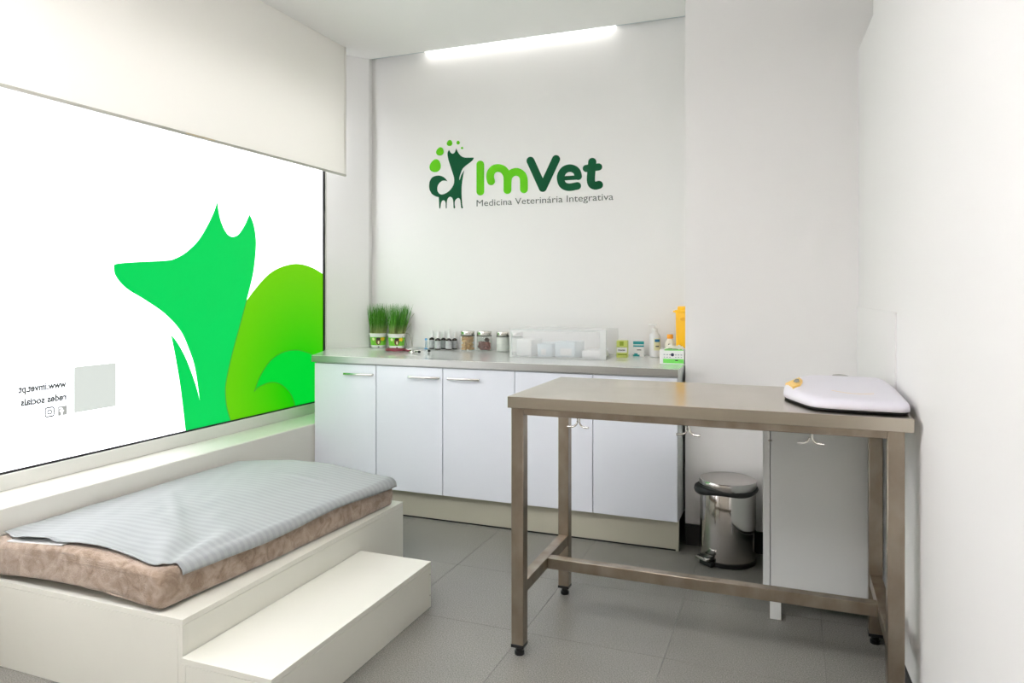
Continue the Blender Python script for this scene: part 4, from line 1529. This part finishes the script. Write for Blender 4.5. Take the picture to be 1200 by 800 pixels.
box(bm, DX1 - 0.034, DX1, DY0, DY0 + 0.006, Z0 + 0.001, Z0 + DH)
box(bm, DX0 + 0.012, DX1 - 0.034, DY0, DY0 + 0.006, Z0 + DH - 0.012, Z0 + DH)
box(bm, DX0 + 0.012, DX1 - 0.034, DY0, DY0 + 0.006, Z0 + 0.001, Z0 + 0.008)
obj('front_rim', bm, clear_mat('rim_plastic', srgb(246, 248, 246), 0.5, 0.2), db, smooth=False)


def packet(x0, x1, y0_, y1_, h, rz, m, label, band=None):
    t = thing('packet', ((x0 + x1) / 2, (y0_ + y1_) / 2, Z0 + 0.0045), label, 'packet', 'wrapped supplies in the drawer box')
    b3 = new_bm()
    tt = new_bm(); box(tt, x0, x1, y0_, y1_, Z0 + 0.0045, Z0 + 0.0045 + h, 0.006, 2)
    bmesh.ops.subdivide_edges(tt, edges=tt.edges[:], cuts=2, use_grid_fill=True)
    for v in tt.verts:
        k = noise.noise(v.co * 28) * 0.004
        v.co += Vector((k, k, 0.5 * k if v.co.z > Z0 + 0.02 else 0))
        v.co.z = max(v.co.z, Z0 + 0.0045)
    c = Vector(((x0 + x1) / 2, (y0_ + y1_) / 2, 0))
    bmesh.ops.rotate(tt, verts=tt.verts[:], cent=c, matrix=Matrix.Rotation(rz, 3, 'Z'))
    merge(b3, tt)
    obj('wrapper', b3, m, t, angle=50)
    if band:
        b3 = new_bm(); box(b3, x0 + 0.03, x1 - 0.03, y0_ - 0.006, y0_ - 0.0045, Z0 + 0.015, Z0 + 0.015 + h * 0.45); obj('printed_band', b3, band, t, smooth=False)
    return t


packet(-1.505, -1.405, 3.92, 4.10, 0.095, 0.0, M['package'], 'bulky white gauze packet at the left of the drawer box')
packet(-1.375, -1.285, 3.91, 4.08, 0.075, 0.05, M['wipes'], 'pale blue packet standing left of centre in the drawer box', M['package'])
packet(-1.262, -1.135, 3.92, 4.06, 0.088, -0.12, M['wipes'], 'crumpled pale blue packet right of centre in the drawer box', M['package'])
packet(-1.105, -0.995, 3.91, 4.10, 0.042, 0.0, M['package'], 'low white packet at the right of the drawer box')


# ---- small cartons
def carton(x0, x1, y0_, y1_, h, rz, m, label, prints):
    c = Vector(((x0 + x1) / 2, (y0_ + y1_) / 2, Z0))
    t = thing('carton', c, label, 'carton')

    def put(name, a, b_, c0, c1, d0, d1, mm, bev=0.0):
        b3 = new_bm(); box(b3, a, b_, c0, c1, d0, d1, bev, 1)
        bmesh.ops.rotate(b3, verts=b3.verts[:], cent=c, matrix=Matrix.Rotation(rz, 3, 'Z'))
        obj(name, b3, mm, t, smooth=False)
    put('box', x0, x1, y0_, y1_, Z0, Z0 + h, m, 0.0008)
    W_ = x1 - x0
    for (fx0, fx1, fz0, fz1, mm) in prints:
        put('print', x0 + fx0 * W_, x0 + fx1 * W_, y0_ - 0.0006, y0_ + 0.0002, Z0 + fz0 * h, Z0 + fz1 * h, mm)
    return t


carton(-0.945, -0.883, 4.070, 4.130, 0.096, 0.10, M['lime_box'], 'lime and white medicine carton beside the drawer box',
       [(0.03, 0.97, 0.30, 0.62, M['pure_white']), (0.28, 0.66, 0.70, 0.96, M['olive_print']), (0.10, 0.95, 0.14, 0.22, M['olive_print']), (0.15, 0.80, 0.40, 0.47, M['dark_print']), (0.03, 0.97, 0.60, 0.64, M['olive_print'])])
carton(-0.866, -0.804, 4.150, 4.205, 0.090, 0.16, M['pure_white'], 'teal and white medicine carton next to the lime carton',
       [(0.0, 1.0, 0.80, 1.0, M['teal_print']), (0.0, 1.0, 0.64, 0.74, M['teal_print']), (0.35, 0.75, 0.42, 0.47, M['dark_print']), (0.0, 0.60, 0.02, 0.14, M['teal_print']), (0.1, 0.42, 0.14, 0.22, M['teal_print'])])

# ---- white lotion bottle with pump
lb = thing('lotion_bottle', (-0.742, 4.180, Z0), 'tall white lotion bottle with a cream and blue label', 'bottle')
bx_, by_ = -0.742, 4.180
bm = new_bm(); lathe(bm, [(0.028, Z0), (0.032, Z0 + 0.004), (0.032, Z0 + 0.115), (0.028, Z0 + 0.130), (0.015, Z0 + 0.140), (0.014, Z0 + 0.146)], bx_, by_, 32); obj('body', bm, M['pure_white'], lb)
bm = new_bm(); lathe(bm, [(0.017, Z0 + 0.144), (0.017, Z0 + 0.164), (0.006, Z0 + 0.168), (0.006, Z0 + 0.184)], bx_, by_, 24)
box(bm, bx_ - 0.034, bx_ + 0.012, by_ - 0.008, by_ + 0.008, Z0 + 0.182, Z0 + 0.192, 0.003, 2); obj('pump', bm, M['pure_white'], lb)
fa_ = math.atan2(-by_, -bx_)


def arc_patch(bm_, r, a0, a1, z0_, z1_, n=10):
    pv = None
    for k in range(n + 1):
        a_ = fa_ + a0 + (a1 - a0) * k / n
        A = bm_.verts.new((bx_ + r * math.cos(a_), by_ + r * math.sin(a_), z0_)); B = bm_.verts.new((bx_ + r * math.cos(a_), by_ + r * math.sin(a_), z1_))
        if pv:
            bm_.faces.new((pv[0], A, B, pv[1]))
        pv = (A, B)


bm = new_bm(); arc_patch(bm, 0.0326, -0.15, 1.3, Z0 + 0.040, Z0 + 0.108); lab = obj('label', bm, M['cream_print'], lb)
bm = new_bm(); arc_patch(bm, 0.0331, 0.0, 1.0, Z0 + 0.088, Z0 + 0.104); obj('label_oval', bm, M['blue_print'], lab)
bm = new_bm(); arc_patch(bm, 0.0331, 0.15, 0.8, Z0 + 0.060, Z0 + 0.066); obj('label_text', bm, M['dark_print'], lab)

# ---- bottle with orange cap
ob = thing('capped_bottle', (-0.640, 4.090, Z0), 'translucent bottle with an orange cap behind the tissue box', 'bottle')
bm = new_bm(); lathe(bm, [(0.026, Z0), (0.029, Z0 + 0.003), (0.029, Z0 + 0.080), (0.024, Z0 + 0.098), (0.013, Z0 + 0.110), (0.012, Z0 + 0.116)], -0.640, 4.090, 28); obj('body', bm, mat('milky_bottle', srgb(238, 230, 212), 0.3), ob)
bm = new_bm(); lathe(bm, [(0.0165, Z0 + 0.114), (0.0175, Z0 + 0.116), (0.0165, Z0 + 0.136), (0.0145, Z0 + 0.138)], -0.640, 4.090, 24); obj('cap', bm, M['orange'], ob)
bm = new_bm(); pts = []
bx_, by_ = -0.640, 4.090; fa_ = math.atan2(-by_, -bx_)
arc_patch(bm, 0.0295, -0.35, 0.35, Z0 + 0.078, Z0 + 0.086); obj('label_mark', bm, M['dark_print'], ob)

# ---- tissue / wipes dispenser box
tbx = thing('tissue_box', (-0.588, 3.855, Z0), 'white and green dispenser box with a tissue pulled up', 'box')
rot = Matrix.Rotation(0.06, 3, 'Z'); cc = Vector((-0.588, 3.850, Z0))


def put_t(name, a, b_, c0, c1, d0, d1, m, par, bev=0.0):
    b3 = new_bm(); box(b3, a, b_, c0, c1, d0, d1, bev, 1)
    bmesh.ops.rotate(b3, verts=b3.verts[:], cent=cc, matrix=rot)
    return obj(name, b3, m, par, smooth=False)


x0, x1, y0, y1 = -0.651, -0.526, 3.797, 3.905
bxo = put_t('carton_body', x0, x1, y0, y1, Z0, Z0 + 0.074, M['pure_white'], tbx, 0.001)
put_t('green_band', x0 + 0.018, x1 - 0.002, y0 - 0.0006, y0, Z0 + 0.004, Z0 + 0.026, M['green_print'], tbx)
put_t('green_line', x0 + 0.024, x1 - 0.002, y0 - 0.0006, y0, Z0 + 0.070, Z0 + 0.0735, M['green_print'], tbx)
put_t('green_lid', x0 + 0.024, x1 - 0.012, y0 + 0.004, y1 - 0.02, Z0 + 0.074, Z0 + 0.0745, M['green_print'], tbx)
for k in range(7):
    if k == 3:
        continue
    put_t('print_mark', x0 + 0.020 + k * 0.0145, x0 + 0.029 + k * 0.0145, y0 - 0.0006, y0, Z0 + 0.045, Z0 + 0.051, M['label'], tbx)
    put_t('print_mark', x0 + 0.021 + k * 0.0145, x0 + 0.028 + k * 0.0145, y0 - 0.0006, y0, Z0 + 0.034, Z0 + 0.036, M['dark_print'], tbx)
put_t('brand_word', x0 + 0.080, x0 + 0.094, y0 - 0.0010, y0 - 0.0004, Z0 + 0.016, Z0 + 0.021, M['dark_print'], tbx)
bm = new_bm(); lathe(bm, [(0.0004, 0), (0.0085, 0), (0.0085, 0.001), (0.0004, 0.001)], n=20, cap=False)
bmesh.ops.rotate(bm, verts=bm.verts[:], cent=(0, 0, 0), matrix=Matrix.Rotation(PI / 2, 3, 'X'))
bmesh.ops.translate(bm, verts=bm.verts[:], vec=(x0 + 0.066, y0 - 0.0001, Z0 + 0.048))
bmesh.ops.rotate(bm, verts=bm.verts[:], cent=cc, matrix=rot)
obj('round_mark', bm, M['navy_print'], tbx)
bm = new_bm()
ni = 16
for cxp, cyp, hh, sd, rad_ in ((-0.588, 3.85, 0.044, 1.0, 0.036), (-0.560, 3.855, 0.032, 4.0, 0.026)):
    g0 = []
    for i in range(ni + 1):
        row = []
        for k in range(ni + 1):
            px_, py_ = (i / ni * 2 - 1), (k / ni * 2 - 1)
            r_ = math.hypot(px_, py_)
            z = Z0 + 0.0755 + hh * max(0, 1 - r_ * 0.75) * (0.55 + 0.6 * noise.noise(Vector((px_ * 2.2, py_ * 2.2, sd)))) + 0.006 * noise.noise(Vector((px_ * 6, py_ * 6, sd)))
            row.append(bm.verts.new((cxp + px_ * rad_ * 1.1, cyp + py_ * rad_ * 0.9, max(z, Z0 + 0.0755))))
        g0.append(row)
    for i in range(ni):
        for k in range(ni):
            bm.faces.new((g0[i][k], g0[i + 1][k], g0[i + 1][k + 1], g0[i][k + 1]))
ti = obj('tissue', bm, M['tissue'], tbx)
tm = ti.modifiers.new('thickness', 'SOLIDIFY'); tm.thickness = 0.0012

# ---- yellow sharps container
shp = thing('sharps_container', (-0.562, 4.130, Z0), 'tall yellow sharps container in the corner by the projecting wall', 'container')
bm = new_bm()


def taper(bm_, x0_, x1_, y0_, y1_, z0_, z1_, k):
    t_ = new_bm(); box(t_, x0_, x1_, y0_, y1_, z0_, z1_, 0.006, 2)
    cx_, cy2 = (x0_ + x1_) / 2, (y0_ + y1_) / 2
    for v in t_.verts:
        f = (z1_ - v.co.z) / (z1_ - z0_)
        v.co.x = cx_ + (v.co.x - cx_) * (1 - k * f); v.co.y = cy2 + (v.co.y - cy2) * (1 - k * f)
    merge(bm_, t_)


taper(bm, -0.609, -0.512, 4.082, 4.180, Z0, Z0 + 0.262, 0.06); obj('body', bm, M['yellow'], shp)
bm = new_bm(); box(bm, -0.613, -0.510, 4.078, 4.184, Z0 + 0.258, Z0 + 0.276, 0.004, 2)
box(bm, -0.600, -0.515, 4.090, 4.172, Z0 + 0.274, Z0 + 0.296, 0.006, 2); lid = obj('lid', bm, M['yellow'], shp)
bm = new_bm(); box(bm, -0.624, -0.606, 4.085, 4.110, Z0 + 0.262, Z0 + 0.272, 0.003, 2); obj('latch', bm, M['yellow'], lid)
bm = new_bm(); lathe(bm, [(0.0004, 0), (0.018, 0), (0.016, 0.002), (0.0004, 0.002)], n=20, sx=1.0, sy=0.6, cap=False)
bmesh.ops.rotate(bm, verts=bm.verts[:], cent=(0, 0, 0), matrix=Matrix.Rotation(PI / 2, 3, 'X'))
bmesh.ops.translate(bm, verts=bm.verts[:], vec=(-0.566, 4.0835, Z0 + 0.225)); obj('embossed_oval', bm, M['yellow_dark'], shp)
